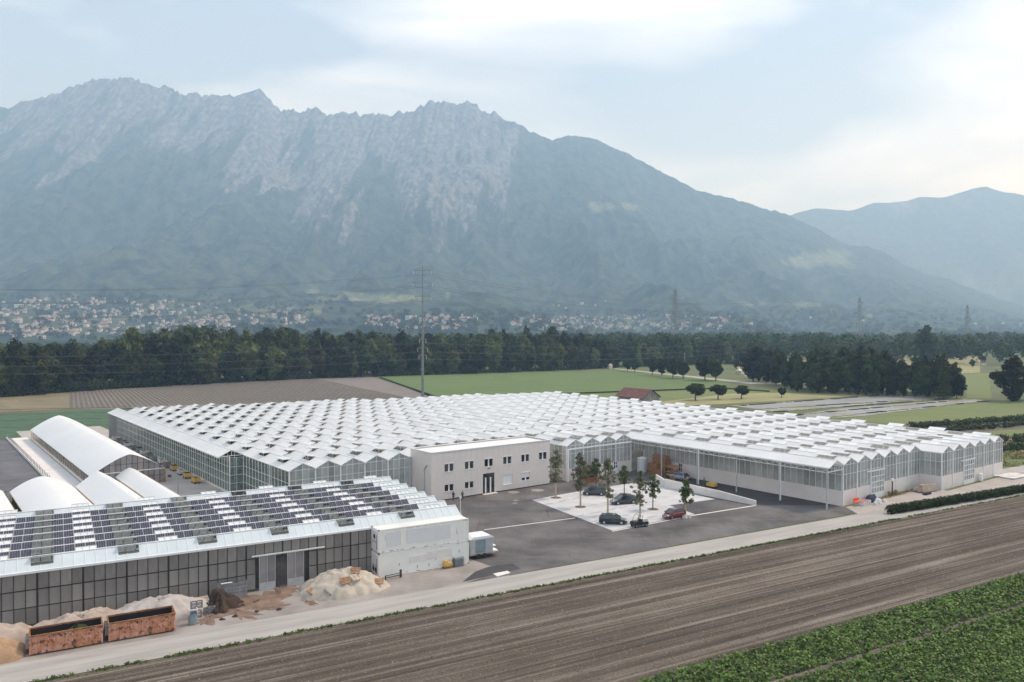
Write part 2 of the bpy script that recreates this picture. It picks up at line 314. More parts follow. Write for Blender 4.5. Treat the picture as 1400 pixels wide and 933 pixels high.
# --- yard, forecourt, road
gpl = lambda pts: [GH.w(*p) for p in pts]
spl = lambda pts: [SG.w(*p) for p in pts]
sheet('yard_concrete', spl([(-95, -7.6), (14, -7.2), (20, 3), (13, 34), (-95, 45)]), 0.03, 'yard')
sheet('left_yard', gpl([(-97, 52), (-74, 50), (-77, 200), (-99, 200), (-100.5, 60)]), 0.034, 'gravel')
sheet('ground_cover_sheet', gpl([(-150, 90), (-103.5, 92), (-102.5, 182), (-150, 190)]), 0.03, 'ground_cover')
sheet('path_strip', gpl([(-103, 90), (-98, 90), (-98, 184), (-102, 184)]), 0.04, 'concrete')
sheet('forecourt', [SG.w(8.3, -6.9), SG.w(79.8, -6.4), GH.w(5, -2.5), GH.w(0.8, -0.6), GH.w(0.8, 45), GH.w(-21.8, 45.2), GH.w(-22, 52), GH.w(-53, 52), GH.w(-62, 46), SG.w(14.5, 30), SG.w(13, 2.5), SG.w(14, -2.5), SG.w(16, -4.2)], 0.036, 'asphalt')
sheet('asphalt_patch', pix((632, 796.5), (650, 782), (668, 775.5), (700, 771), (712, 778)), 0.042, 'asphalt_fresh')
tag(MB().add([(u, v, 0.032) for v in (-12.2, -7.0) for u in (-120, -40, 8, 40, 80, 130, 200)] , [(i, i+1, i+8, i+7) for i in range(6)]).build('road', M['road'], None, SG.w(0, 0), SG.a), kind='structure')
sheet('gravel_verge', [SG.w(79, -7), GH.w(0.5, -0.7), GH.w(27.6, -1), GH.w(28, -5), GH.w(55, -5), GH.w(72, -9), SG.w(150, -6), SG.w(150, -8), SG.w(90, -7.6)], 0.040, 'gravel')
sheet('gravel_verge', [GH.w(54.5, -5), GH.w(95, -12), GH.w(95, -5), GH.w(57, -1), GH.w(57, 30), GH.w(54.5, 30)], 0.033, 'gravel')
# parking slab, its joint lines, ramp slab and kerbs
slab = pix((727, 684), (837, 726), (950, 703.5), (915, 691.5), (978, 683), (908, 667), (896, 657), (815, 668))
sheet('parking_slab', slab, 0.046, 'slab')
for a, b in (((744,690.5),(905,659)), ((766,699),(892,676)), ((786,707),(905,684)), ((806,714.5),(920,693)), ((822,720.5),(934,699))):
    p, q = np.array(at(*a)[:2]), np.array(at(*b)[:2]); d_ = (q - p) / np.linalg.norm(q - p); L_ = np.linalg.norm(q - p); nrm = np.array([-d_[1], d_[0]])
    jl = MB()
    for j in range(int(L_ / 3.2)):
        s0 = p + d_ * (j * 3.2 + 0.3); s1 = s0 + d_ * (1.4 + 1.2 * random.random())
        jl.quad(*[(*(x + nrm * w), 0.051) for x, w in ((s0, -.14), (s1, -.14), (s1, .14), (s0, .14))])
    tag(jl.build('bay_marking', M['slab_line']), kind='structure')
def strip(name, pts, w, z, mat):
    mb = MB()
    for a, b in zip(pts[:-1], pts[1:]): mb.bar((a[0], a[1], z), (b[0], b[1], z), w, 0.05)
    return tag(mb.build(name, M[mat]), kind='structure')
strip('kerb', pix((945, 706), (1033, 692)), 0.35, 0.07, 'concrete')
strip('kerb', pix((662, 725), (786, 709)), 0.25, 0.04, 'concrete')
strip('kerb', pix((837, 727.2), (945, 706)), 0.25, 0.05, 'concrete')
sheet('concrete_patch', pix((674, 785), (694, 781), (698, 784), (680, 789)), 0.048, 'concrete')
for px_, py_, r_ in ((702, 673.5, 1.1), (735, 671, 1.2), (704, 688.4, .45), (705, 684.7, .5)):
    c = at(px_, py_); tag(MB().cyl((c[0], c[1], 0.037), (c[0], c[1], 0.052), r_, n=20).build('manhole_cover', M['yard']), 'round pale concrete cover set into the asphalt forecourt' if r_ > 1 else 'small pale cover set into the dark asphalt forecourt', 'cover', 'covers in the forecourt' if r_ > 1 else 'small covers in the forecourt')
# dirt trodden out of the sliding door and in front of the piles
# --- the ploughed field in front: soil in real low ridges along the road
def soil_material():
    m = bpy.data.materials.new('soil'); m.use_nodes = True; t = m.node_tree; b = t.nodes['Principled BSDF']; L = t.links.new
    b.inputs['Roughness'].default_value = 0.95; b.inputs['Specular IOR Level'].default_value = 0.1
    tc = t.nodes.new('ShaderNodeTexCoord')
    def nz(scale, st, det=6):
        mpn = t.nodes.new('ShaderNodeMapping'); mpn.inputs['Scale'].default_value = st; n = t.nodes.new('ShaderNodeTexNoise')
        n.inputs['Scale'].default_value = scale; n.inputs['Detail'].default_value = det; n.inputs['Roughness'].default_value = 0.65
        L(tc.outputs['Object'], mpn.inputs[0]); L(mpn.outputs[0], n.inputs['Vector']); return n.outputs['Fac']
    a = nz(1.0, (0.010, 0.9, 1), 6); c = nz(0.10, (0.5, 1, 1), 8); f = nz(5.5, (0.7, 1.2, 1), 8); tr = nz(1.0, (0.006, 2.6, 1), 2)
    def mul(x, k, y, k2):
        p = t.nodes.new('ShaderNodeMath'); p.operation = 'MULTIPLY'; p.inputs[1].default_value = k; L(x, p.inputs[0])
        q = t.nodes.new('ShaderNodeMath'); q.operation = 'MULTIPLY_ADD'; q.inputs[1].default_value = k2; L(y, q.inputs[0]); L(p.outputs[0], q.inputs[2]); return q.outputs[0]
    s = mul(mul(a, 0.42, c, 0.16), 1.0, mul(f, 0.18, tr, 0.24), 1.0)
    r = t.nodes.new('ShaderNodeValToRGB'); e = r.color_ramp.elements
    e[0].position = 0.40; e[0].color = (0.062, 0.051, 0.041, 1); e[1].position = 0.62; e[1].color = (0.34, 0.295, 0.25, 1)
    e2 = e.new(0.50); e2.color = (0.135, 0.110, 0.088, 1); L(s, r.inputs[0]); L(r.outputs[0], b.inputs['Base Color'])
    bn = t.nodes.new('ShaderNodeBump'); bn.inputs['Strength'].default_value = 1.0; bn.inputs['Distance'].default_value = 0.25; L(f, bn.inputs['Height']); L(bn.outputs[0], b.inputs['Normal'])
    return m
sm = MB(); vv = np.arange(-64, -12.3, 0.36); us = np.linspace(-95, 210, 62)
vals = []
for i, v in enumerate(vv):
    vals += [(u, v + 0.12 * math.sin(u * 0.07 + i * 0.01), 0.03 + 0.05 * (i % 2) * (0.6 + 0.4 * math.sin(i * 1.7)) + 0.025 * noise.noise((u * .3, v * .8, 0))) for u in us]
n_ = len(us)
sm.add(vals, [(i * n_ + j, i * n_ + j + 1, (i + 1) * n_ + j + 1, (i + 1) * n_ + j) for i in range(len(vv) - 1) for j in range(n_ - 1)])
tag(sm.build('soil_field', soil_material(), None, SG.w(0, 0), SG.a), kind='structure')

# --- mountains
def interp(px, tab): return np.interp(px, [p[0] for p in tab], [p[1] for p in tab])
SKY1 = [(-1100,300),(-700,215),(-300,190),(-120,160),(0,150),(30,143),(50,140),(80,132),(95,121),(135,113),(150,110),(175,108),(195,115),(225,121),(265,133),(285,131),(300,129),(320,131),(345,129),(358,126),(370,137),(385,150),(410,153),(432,148),(455,156),(470,154),(500,161),(520,156),(540,161),(570,150),(580,142),(590,139),(603,144),(625,142),(640,140),(655,149),(680,160),(720,178),(755,193),(775,187),(790,187),(815,192),(830,200),(870,217),(900,235),(950,260),(1000,272),(1050,287),(1075,294),(1105,308),(1140,326),(1160,336),(1185,337),(1205,343),(1235,362),(1265,374),(1300,383),(1340,399),(1400,420),(1500,440),(2500,446)]
SKY2 = [(300,320),(900,330),(1060,302),(1080,293),(1110,284),(1150,286),(1175,284),(1195,276),(1212,276),(1235,274),(1255,267),(1285,270),(1305,264),(1325,257),(1345,254),(1365,260),(1385,263),(1400,266),(1450,250),(1550,240),(1750,262),(2500,300)]
ROCKLINE = [(-1100,150),(-300,200),(0,188),(60,200),(120,212),(200,200),(245,165),(275,178),(300,215),(340,262),(380,275),(420,300),(450,272),(480,255),(520,280),(560,300),(600,310),(640,275),(680,240),(705,190),(730,130),(760,60),(2500,40)]
D0, DR = 1500.0, 6500.0
def h_main(px, d):
    hr = CAMZ + (450 - interp(px, SKY1)) / F * DR
    t = np.clip((d - D0) / (DR - D0), 0, 1); return hr * t ** 2.15
def fan(name, s_px, ds, hfun, mat, jag):
    S_, D_ = np.meshgrid(s_px, ds, indexing='ij'); X = (S_ - CX) / F * D_
    Z = hfun(S_, D_); v = np.stack([X, D_, Z], -1).reshape(-1, 3)
    n, k = len(s_px), len(ds); idx = np.arange(n * k).reshape(n, k)
    f = np.stack([idx[:-1, :-1], idx[1:, :-1], idx[1:, 1:], idx[:-1, 1:]], -1).reshape(-1, 4)
    return S_, D_, v, f
def nz_arr(x, y, z, fn): return np.array([fn((a, b, c)) for a, b, c in zip(x, y, z)])
spx = np.concatenate([np.linspace(-1000, -40, 90)[:-1], np.linspace(-40, 1440, 860), np.linspace(1440, 2350, 80)[1:]])
ds = np.concatenate([np.linspace(1400, 3000, 30)[:-1], np.linspace(3000, 6500, 190), np.linspace(6650, 9300, 14)])
S_, D_, mv, mf = fan('m', spx, ds, h_main, None, 0)
s1, d1 = S_.ravel(), D_.ravel(); t1 = np.clip((d1 - D0) / (DR - D0), 0, 1)
hr1 = CAMZ + (450 - interp(s1, SKY1)) / F * DR
z1 = mv[:, 2].copy()
spur = nz_arr(mv[:, 0] / 750, d1 / 2600, np.zeros_like(d1), lambda p: noise.ridged_multi_fractal(p, 0.9, 2.1, 5, 0.9, 2.0)) - 1.1
fine = nz_arr(mv[:, 0] / 260, d1 / 420, np.full_like(d1, 5.0), lambda p: noise.fractal(p, 0.7, 2.0, 4))
env = np.clip(t1 * 1.6, 0, 1) * np.clip((1 - t1) * 3.2, 0, 1) * np.clip(hr1 / 1200, 0.1, 1)
rg2 = nz_arr(mv[:, 0] / 210, d1 / 900, np.full_like(d1, 7.0), lambda p: noise.ridged_multi_fractal(p, 0.8, 2.2, 5, 0.9, 2.0)) - 1.1
z1 += spur * 190 * env + rg2 * 62 * env * np.clip(t1 * 1.5, 0, 1) + fine * 60 * (env * 0.9 + 0.10 * (t1 > 0.6) * (s1 < 730))
crag = np.array([noise.fractal((x / 95, 3.3, 0), 0.5, 2.2, 5) + .5 * noise.noise((x / 38, 1, 4)) for x in mv[:, 0]])
z1 += crag * np.where(s1 < 730, 34, 11) * np.clip((t1 - 0.75) * 4, 0, 1)
beyond = np.clip((d1 - DR) / 2700, 0, 1); z1 = np.where(d1 > DR, hr1 * (1 - beyond ** 1.3) - 3, z1)
z1 = np.where(d1 < 1500, -0.4, z1)
mv[:, 2] = z1
# rock, scree and pasture are colours of the mountain itself, kept on its vertices
ypx = 450 - (z1 - CAMZ) / d1 * F
streak = nz_arr(mv[:, 0] / 150, z1 / 900, np.full_like(d1, 9.0), lambda p: noise.fractal(p, 0.6, 2.1, 5))
streak2 = nz_arr(mv[:, 0] / 420, z1 / 650, np.full_like(d1, 2.0), lambda p: noise.fractal(p, 0.8, 2.0, 3))
rock = np.clip((interp(s1, ROCKLINE) + 80 * streak + 85 * streak2 - 10 - ypx) / 15 + 0.3, 0, 1)
past = np.zeros_like(d1)
for cx, cy, rx, ry, k in ((842, 283, 38, 6, 1), (1115, 356, 48, 9, 1), (1150, 348, 20, 8, .8), (505, 409, 62, 5, 1.0), (470, 402, 30, 3, 1), (90, 433, 160, 26, .35), (385, 425, 70, 8, .8), (1040, 415, 30, 4, .9), (1090, 417, 30, 3, .8), (1190, 432, 8, 6, 1), (612, 405, 4, 10, .9), (1330, 372, 60, 10, .4), (850, 445, 130, 8, .6), (300, 425, 40, 6, .5), (430, 399, 8, 3, 1)):
    q = .95 - np.sqrt(((s1 - cx) / rx) ** 2 + ((ypx - cy) / ry) ** 2) + 0.8 * streak + .8 * fine
    past = np.maximum(past, np.clip(q * 2.2, 0, 1) * k)
def mountain_material(name):
    m = bpy.data.materials.new(name); m.use_nodes = True; t = m.node_tree; b = t.nodes['Principled BSDF']; L = t.links.new
    b.inputs['Roughness'].default_value = 1; b.inputs['Specular IOR Level'].default_value = 0
    at_ = t.nodes.new('ShaderNodeAttribute'); at_.attribute_name = 'cover'; sp = t.nodes.new('ShaderNodeSeparateColor'); L(at_.outputs['Color'], sp.inputs[0])
    tc = t.nodes.new('ShaderNodeTexCoord')
    def ramp(scale, st, c1, c2, lo, hi, det=8):
        mpn = t.nodes.new('ShaderNodeMapping'); mpn.inputs['Scale'].default_value = st; n = t.nodes.new('ShaderNodeTexNoise'); n.inputs['Scale'].default_value = scale; n.inputs['Detail'].default_value = det; n.inputs['Roughness'].default_value = 0.7
        r = t.nodes.new('ShaderNodeValToRGB'); r.color_ramp.elements[0].position = lo; r.color_ramp.elements[1].position = hi
        r.color_ramp.elements[0].color = (*c1, 1); r.color_ramp.elements[1].color = (*c2, 1)
        L(tc.outputs['Object'], mpn.inputs[0]); L(mpn.outputs[0], n.inputs['Vector']); L(n.outputs['Fac'], r.inputs[0]); return r.outputs[0]
    fo = ramp(0.012, (1, 1, 1), (0.014, 0.021, 0.018), (0.078, 0.096, 0.066), 0.40, 0.62)
    ro = ramp(0.016, (1.6, 1.2, 0.5), (0.05, 0.052, 0.055), (0.29, 0.285, 0.285), 0.40, 0.68)
    pa = ramp(0.02, (1, 1, 1), (0.09, 0.12, 0.055), (0.24, 0.235, 0.16), 0.4, 0.65)
    def mix(f, a, c):
        x = t.nodes.new('ShaderNodeMix'); x.data_type = 'RGBA'; L(f, x.inputs[0]); L(a, x.inputs[6]); L(c, x.inputs[7]); return x.outputs[2]
    L(mix(sp.outputs[1], mix(sp.outputs[0], fo, ro), pa), b.inputs['Base Color'])
    return m
MM = mountain_material('mountain_cover')
def cover(me, r, p):
    a = me.attributes.new('cover', 'FLOAT_COLOR', 'POINT'); a.data.foreach_set('color', np.stack([r, p, np.zeros_like(r), np.ones_like(r)], -1).astype(np.float32).ravel())
me = npmesh('mountain', mv, mf, MM, True); cover(me, rock, past); tag(ob('mountain', me), 'steep mountain ridge with grey crags above blue wooded slopes', kind='structure')
GRID_Z = z1.reshape(S_.shape)
def land(px, py):
    """point of the mountain foot seen at a pixel"""
    col = np.interp(px, spx, np.arange(len(spx))); i = int(col); zc = GRID_Z[i]; yp = 450 - (zc - CAMZ) / ds * F
    k = int(np.argmax(yp < py)); d = ds[k]
    if k > 0:
        f_ = (py - yp[k-1]) / (yp[k] - yp[k-1] - 1e-9); d = ds[k-1] + f_ * (ds[k] - ds[k-1]); z = zc[k-1] + f_ * (zc[k] - zc[k-1])
    else: z = zc[0]
    return ((px - CX) / F * d, d, z)
spx2 = np.linspace(250, 2400, 420); ds2 = np.linspace(6700, 11400, 80); DR2 = 9000.0
def h_far(px, d):
    hr = CAMZ + (450 - interp(px, SKY2)) / F * DR2; t = np.clip((d - 6700) / (DR2 - 6700), 0, 1)
    return np.where(d > DR2, hr * (1 - (d - DR2) / 2500), hr * t ** 1.35)
S2, D2, fv, f2 = fan('f', spx2, ds2, h_far, None, 0); s2, d2 = S2.ravel(), D2.ravel(); t2 = np.clip((d2 - 6700) / (DR2 - 6700), 0, 1)
sp2 = nz_arr(fv[:, 0] / 1100, d2 / 3000, np.full_like(d2, 4.0), lambda p: noise.ridged_multi_fractal(p, 0.9, 2.1, 5, 0.9, 2.0)) - 1.1
fv[:, 2] += sp2 * 300 * np.clip(t2 * 2, 0, 1) * np.clip((1 - t2) * 3, 0, 1) + np.array([noise.fractal((x / 260, 8, 1), .6, 2, 4) for x in fv[:, 0]]) * 14 * (t2 > .6) - 1
me = npmesh('far_mountain', fv, f2, MM, True); st2 = nz_arr(fv[:, 0] / 400, fv[:, 2] / 600, np.zeros_like(d2), lambda p: noise.fractal(p, .7, 2, 4))
cover(me, np.clip((st2 - .35) * 2, 0, .8) * (s2 < 1330), np.clip((st2 - .1) * 2, 0, 1) * (fv[:, 2] < 900) * .8); tag(ob('far_mountain', me), 'lower wooded range closing the valley on the right', kind='structure')

# --- the air of the valley
hz = MB(); hz.box(-15500, 15500, -1500, 15200, -2, 2250)
hm = bpy.data.materials.new('haze_air'); hm.use_nodes = True; ht = hm.node_tree; ht.nodes.clear()
pv = ht.nodes.new('ShaderNodeVolumePrincipled'); pv.inputs['Color'].default_value = (0.46, 0.70, 1.0, 1); pv.inputs['Absorption Color'].default_value = (1, 1, 1, 1); pv.inputs['Density'].default_value = HAZE; pv.inputs['Anisotropy'].default_value = 0.2
ho = ht.nodes.new('ShaderNodeOutputMaterial'); ht.links.new(pv.outputs[0], ho.inputs['Volume'])
tag(hz.build('haze', hm), 'pale blue summer haze filling the valley air', kind='stuff')

# ================================================================== THE BIG GLASSHOUSE
EZ, RZ, PW = 7.0, 8.05, 4.5                    # eave and ridge height, width of one roof bay
U0 = 0.7
gh = thing('glasshouse', 'huge white multi-bay glasshouse with rows of open roof vents behind the courtyard', 'glasshouse', GH.w(0, 0), GH.a)
def vend(u): return 140.5 + (54 - u) * 0.215
def vstart(k):
    if k >= 6: return -4.0
    if k >= -1: return 0.0
    if k >= -5: return 45.0
    if k >= -12: return 52.0
    if k >= -17: return 51.5
    return 73.0
VL, VW = 3.3, 1.3                             # vent length along the ridge and width down the slope
sl = math.hypot(PW / 2, RZ - EZ); dn = (RZ - EZ) / sl; dc = (PW / 2) / sl
def vent_mesh(side):
    """flap hinged on the ridge at the origin, swung up, with its bars and push rods"""
    mb = MB(); a = R(8) if side < 0 else R(22); dx, dz = side * math.cos(a), math.sin(a)
    P = lambda w, v, o=0: (dx * w, v, dz * w + o + 0.05)
    mb.add([P(0,-VL/2), P(VW,-VL/2), P(VW,VL/2), P(0,VL/2)], [(0,1,2,3) if side > 0 else (3,2,1,0)], 0)
    for i in range(6):
        v = -VL/2 + VL * i / 5; mb.bar(P(0, v, .02), P(VW, v, .02), .09, .06, 1)
    mb.bar(P(VW, -VL/2, .0), P(VW, VL/2, .0), .10, .10, 1)
    for v in (-1.1, 0, 1.1): mb.bar(P(VW, v), (side * dc * VW * .95, v, -dn * VW * .95), .05, .05, 1)
    return mb.mesh('vent', [M['vent_glass'], M['white_metal']])
VM = {-1: vent_mesh(-1), 1: vent_mesh(1)}
vents = []
for k in range(-18, 12):
    u0 = U0 + PW * k; ur = u0 + PW / 2; v0, v1 = vstart(k), vend(u0 + PW / 2); ov = 0.25
    for side in (-1, 1):
        um = ur + side * PW / 2
        c0 = 4.0 if side < 0 else 8.4
        cs = [c for c in np.arange(c0 - 18, 190, 9.0) if v0 + 2.6 < c < v1 - 2.6 and k != -18 and not (k == -1 and c < 47)]
        X = lambda w: (ur + side * dc * w, RZ - dn * w)          # w metres down the slope from the ridge
        mb = MB(); (xa, za), (xb, zb), (xr, zr) = X(sl), X(VW), X(0)
        mb.quad((xa, v0 - ov, za), (xa, v1, za), (xb, v1, zb), (xb, v0 - ov, zb))
        p = v0 - ov
        for c in list(cs) + [None]:
            q = v1 if c is None else c - VL / 2
            mb.quad((xb, p, zb), (xb, q, zb), (xr, q, zr), (xr, p, zr))
            if c is not None: p = c + VL / 2
        so = mb.build('roof_slope', M['roof_glass'], gh)
        gb = MB()
        nb = int((v1 - v0) / 1.125)
        for i in range(nb + 1):
            v = v0 + (v1 - v0) * i / nb; w1 = VW if any(abs(v - c) < VL / 2 for c in cs) else 0
            x1, zz1 = X(w1); gb.add([(xa, v - .03, za + .03), (xa, v + .03, za + .03), (x1, v + .03, zz1 + .03), (x1, v - .03, zz1 + .03), (xa, v - .03, za), (x1, v - .03, zz1), (xa, v + .03, za), (x1, v + .03, zz1)], [(0,1,2,3), (4,0,3,5), (1,6,7,2)])
        b_ = gb.build('glazing_bars', M['white_metal'], so); b_['kind'] = 'stuff'
        for c in cs:
            if not (k in range(-12, -6) and c < 54): vents.append((side, ur, c))
    MB().box(ur - .08, ur + .08, v0 - ov, v1, RZ - .03, RZ + .07).build('ridge_cap', M['white_metal'], gh)
    MB().box(u0 - .14, u0 + .14, v0 - ov - .02, v1, EZ - .12, EZ + .035).build('gutter', M['white_metal'], gh)
MB().box(U0 + PW * 12 - .14, U0 + PW * 12 + .14, -4.2, vend(54), EZ - .12, EZ + .035).build('gutter', M['white_metal'], gh)
cam_uv = GH.uv((0, 0))
vents.sort(key=lambda q: (q[1] - cam_uv[0]) ** 2 + (q[2] - cam_uv[1]) ** 2)
for i, (side, ur, c) in enumerate(vents[:300]): ob('vent', VM[side], gh, (ur, c, RZ)).rotation_euler = (0, -side * R(random.gauss(-4, 5)), 0)
rest = MB()
for side in (-1, 1):
    vm = VM[side]; vco = [tuple(x.co) for x in vm.vertices]; fc = [tuple(p.vertices) for p in vm.polygons if p.material_index == 0 or p.index < 40]; mi = [p.material_index for p in vm.polygons][:len(fc)]
    for s_, ur, c in vents[300:]:
        if s_ != side: continue
        n = len(rest.v); rest.v += [(x + ur, y + c, z + RZ) for x, y, z in vco]; rest.f += [tuple(i + n for i in f) for f in fc]; rest.m += mi
o = rest.build('distant_vents', [M['vent_glass'], M['white_metal']], gh); o['kind'] = 'stuff'
# --- glazed fronts
PLH = 2.6
def gable_front(k, v, plinth, npane=4, top=True, opening=None, zlow=None):
    u0 = U0 + PW * k
    roofz = lambda u: EZ + (RZ - EZ) * (1 - abs(u - PW / 2) / (PW / 2)) - 0.06
    end = ob('gable_end', None, gh, (u0, v, 0))
    for i in range(npane):
        a, b = PW * i / npane, PW * (i + 1) / npane; z0 = zlow if (zlow and opening and opening[0] <= i < opening[1]) else plinth
        pts = [(a, 0, z0), (b, 0, z0), (b, 0, roofz(b))] + ([(PW / 2, 0, roofz(PW / 2))] if a < PW / 2 - .01 < PW / 2 + .01 < b else []) + [(a, 0, roofz(a))]
        MB().quad(*pts).build('pane', M['wall_glass'], end)
    fr_ = MB()
    for i in range(npane + 1):
        a = PW * i / npane; fr_.box(a - .035, a + .035, -.06, .02, plinth if not zlow else zlow, roofz(a) + .02)
    fr_.box(0, PW, -.045, .015, 5.3, 5.36); fr_.box(0, PW, -.07, .02, EZ - .1, EZ - .02)
    for s_ in (0, PW): fr_.bar((s_, -.06, EZ - .02), (PW / 2, -.06, RZ - .02), .12, .12)
    fr_.build('frame', M['white_metal'], end)
    if plinth > .2:
        if not zlow: MB().box(0, PW, -.05, .08, 0, plinth).build('plinth_panel', M['plinth'], end)
    MB().box(-.11, .11, -.13, .0, 0, EZ - .02).build('post', M['white_metal'], end)
    return end
def side_wall(u, v0, v1, plinth, pw, face, gmat='wall_glass', rails=(5.3,), top=EZ - .12, posts=0):
    n = max(1, round((v1 - v0) / pw)); w = (v1 - v0) / n
    wall = ob('side_wall', None, gh, (u, v0, 0)); pmsh = MB().quad((0, 0, plinth), (0, w, plinth), (0, w, top), (0, 0, top)).mesh('pane', M[gmat])
    for i in range(n): ob('pane', pmsh, wall, (0, i * w, 0))
    fr_ = MB()
    for i in range(n + 1): fr_.box(-.06, .03, i * w - .03, i * w + .03, plinth, top)
    for z in rails: fr_.box(-.045, .02, 0, v1 - v0, z, z + .06)
    fr_.box(-.07, .03, 0, v1 - v0, top - .06, top)
    fr_.build('frame', M['white_metal'], wall)
    MB().box(-.08, .08, 0, v1 - v0, 0, plinth).build('plinth_panel', M['plinth'], wall)
    return wall
for k in range(0, 6): gable_front(k, 0.0, PLH)
for k in range(6, 12): gable_front(k, -4.0, PLH)
for k in range(-17, -12): gable_front(k, 51.5, 2.1)
for k in (-5, -4, -3, -2): gable_front(k, 45.0, 2.4)
gable_front(-1, 45.0, 2.4, opening=(0, 4), zlow=4.3)
MB().box(0, .5, -.05, .06, 0, 4.3).build('door_jamb', M['plinth'], ob('big_doorway', None, gh, (U0 - .6, 45, 0)))
MB().box(-3.9, -3.75, 0, 4, 0, 4.3).build('door_jamb', M['plinth'], ob('big_doorway', None, gh, (U0 - .5, 45.1, 0)))
side_wall(0.5, 0.05, 45, PLH, 1.2, -1)
side_wall(U0 + PW * 6, -3.95, 0, PLH, 1.0, -1)
side_wall(U0 + PW * -5, 45.05, 52, 2.4, 1.15, -1)
side_wall(-78.3, 73, vend(-78) - 1, 0.4, 1.5, -1, 'side_glass', (1.9, 3.4, 4.9), 6.6)
side_wall(U0 + PW * -17, 51.6, 73, 0.4, 1.5, -1, 'side_glass', (1.9, 3.4, 4.9))
side_wall(U0 + PW * 12, -3.9, vend(54), PLH, 2.2, 1)
# open gable truss where the lean-to bay ends, and the back wall of panes
tr = MB(); ua = U0 - PW * 18
for s_ in (0, PW): tr.bar((ua + s_, 72.9, EZ), (ua + PW / 2, 72.9, RZ), .12, .12)
tr.bar((ua, 72.9, EZ), (ua + PW, 72.9, EZ), .1, .1); tr.bar((ua + PW/2, 72.9, EZ), (ua + PW/2, 72.9, RZ), .08); tr.bar((ua + 1.9, 72.9, 0), (ua + 1.9, 72.9, EZ), .14)
tr.bar((ua, 73, EZ - .1), (ua, vend(ua), EZ - .1), .2, .3)
tr.build('gable_truss', M['white_metal'], gh)
rt = ob('gable_end', None, gh, (-78.3, 73, 0))
for i in range(2): MB().quad((i * 1.2 + .03, 0, .4), (i * 1.2 + 1.2, 0, .4), (i * 1.2 + 1.2, 0, 6.6), (i * 1.2 + .03, 0, 6.6)).build('pane', M['side_glass'], rt)
fq = MB()
for x in (0, 1.2, 2.4): fq.box(x - .03, x + .03, -.05, .03, .4, 6.6)
for z in (1.9, 3.4, 4.9, 6.55): fq.box(0, 2.45, -.045, .02, z, z + .06)
fq.build('frame', M['white_metal'], rt)
bw = MB()
for k in range(-18, 12):
    u0 = U0 + PW * k; v = vend(u0 + PW / 2) - .3
    bw.quad((u0, v, 0), (u0 + PW, v, 0), (u0 + PW, v, EZ), (u0 + PW / 2, v, RZ - .1), (u0, v, EZ))
bw.build('back_wall', pm('screen_pale', (0.34, 0.34, 0.33), .8, .1, .3), gh)
# canopy along the courtyard: posts, lattice girder and eave rail
for v in (0.2, 9.1, 18.2, 27.3, 36.4): MB().box(-3.92, -3.72, v - .1, v + .1, 0, EZ - .1).build('canopy_post', M['galv'], gh)
for cu, lab in ((-3.82, 'girder'), (0.35, 'girder')):
    tg = MB(); tg.bar((cu, 0, EZ - .2), (cu, 45, EZ - .2), .1); tg.bar((cu, 0, EZ - .85), (cu, 45, EZ - .85), .09)
    for i in range(36):
        tg.bar((cu, i * 1.25, EZ - .85 if i % 2 else EZ - .2), (cu, (i + 1) * 1.25, EZ - .2 if i % 2 else EZ - .85), .05)
    tg.build(lab, M['white_metal'], gh)
MB().box(-3.95, 0.7, -.1, .02, EZ - .8, EZ - .66).build('eave_beam', M['white_metal'], gh)
gf = MB()
for s_ in (0, PW): gf.bar((U0 - PW + s_, -.2, EZ - .02), (U0 - PW / 2, -.2, RZ - .02), .14, .14)
for i in range(1, 6): gf.bar((U0 - PW + .75 * i, -.2, EZ - .7), (U0 - PW + .75 * i, -.2, EZ + (RZ - EZ) * (1 - abs(.75 * i - 2.25) / 2.25)), .06)
gf.build('canopy_gable', M['white_metal'], gh)
MB().box(U0 - PW * 5 - .3, U0 - PW - .3, 44.2, 44.4, EZ - .75, EZ - .5).build('crane_rail', M['white_metal'], gh)
MB().box(U0 - PW * 5 - .35, U0 - PW * 5 - .05, 44.15, 44.45, 0, EZ - .5).build('canopy_post', M['white_metal'], gh)
# low white doors: courtyard, long wall and the two gates of the right-hand front
def gate(u, v, w, h, rows, cols, rz=0, solid=0.5, mat='wall_glass', rail=True):
    d = ob('gate', None, gh, (u, v, 0), rz); MB().box(0, w, -.04, .04, 0, solid).build('lower_panel', M['paint_white'], d)
    for i in range(cols):
        for j in range(rows):
            MB().quad(*[(w * (i + a) / cols, 0, solid + (h - solid) * (j + b) / rows) for a, b in ((.06,.05),(.94,.05),(.94,.95),(.06,.95))]).build('pane', M[mat], d)
    fr_ = MB()
    for i in range(cols + 1): fr_.box(w * i / cols - .05, w * i / cols + .05, -.06, .05, solid, h)
    for j in range(rows + 1): z = solid + (h - solid) * j / rows; fr_.box(0, w, -.065, .045, z - .05, z + .05)
    if rail: fr_.box(-1.6, w + .2, -.16, -.06, h + .05, h + .22)
    fr_.build('frame', M['white_metal'], d); return d
gate(U0 + PW * 2 + .05, -.14, 4.4, 4.9, 4, 5, 0, 1.0)
gate(U0 + PW * 8 + .05, -4.14, 4.4, 4.6, 4, 5, 0, .8)
gate(0.40, 34.6, 1.0, 2.6, 2, 2, R(90), 1.0, 'window_dark', False)
gate(U0 - PW * 2 - .6, 44.9, 1.05, 2.6, 2, 2, 0, 1.2, 'window_dark', False)
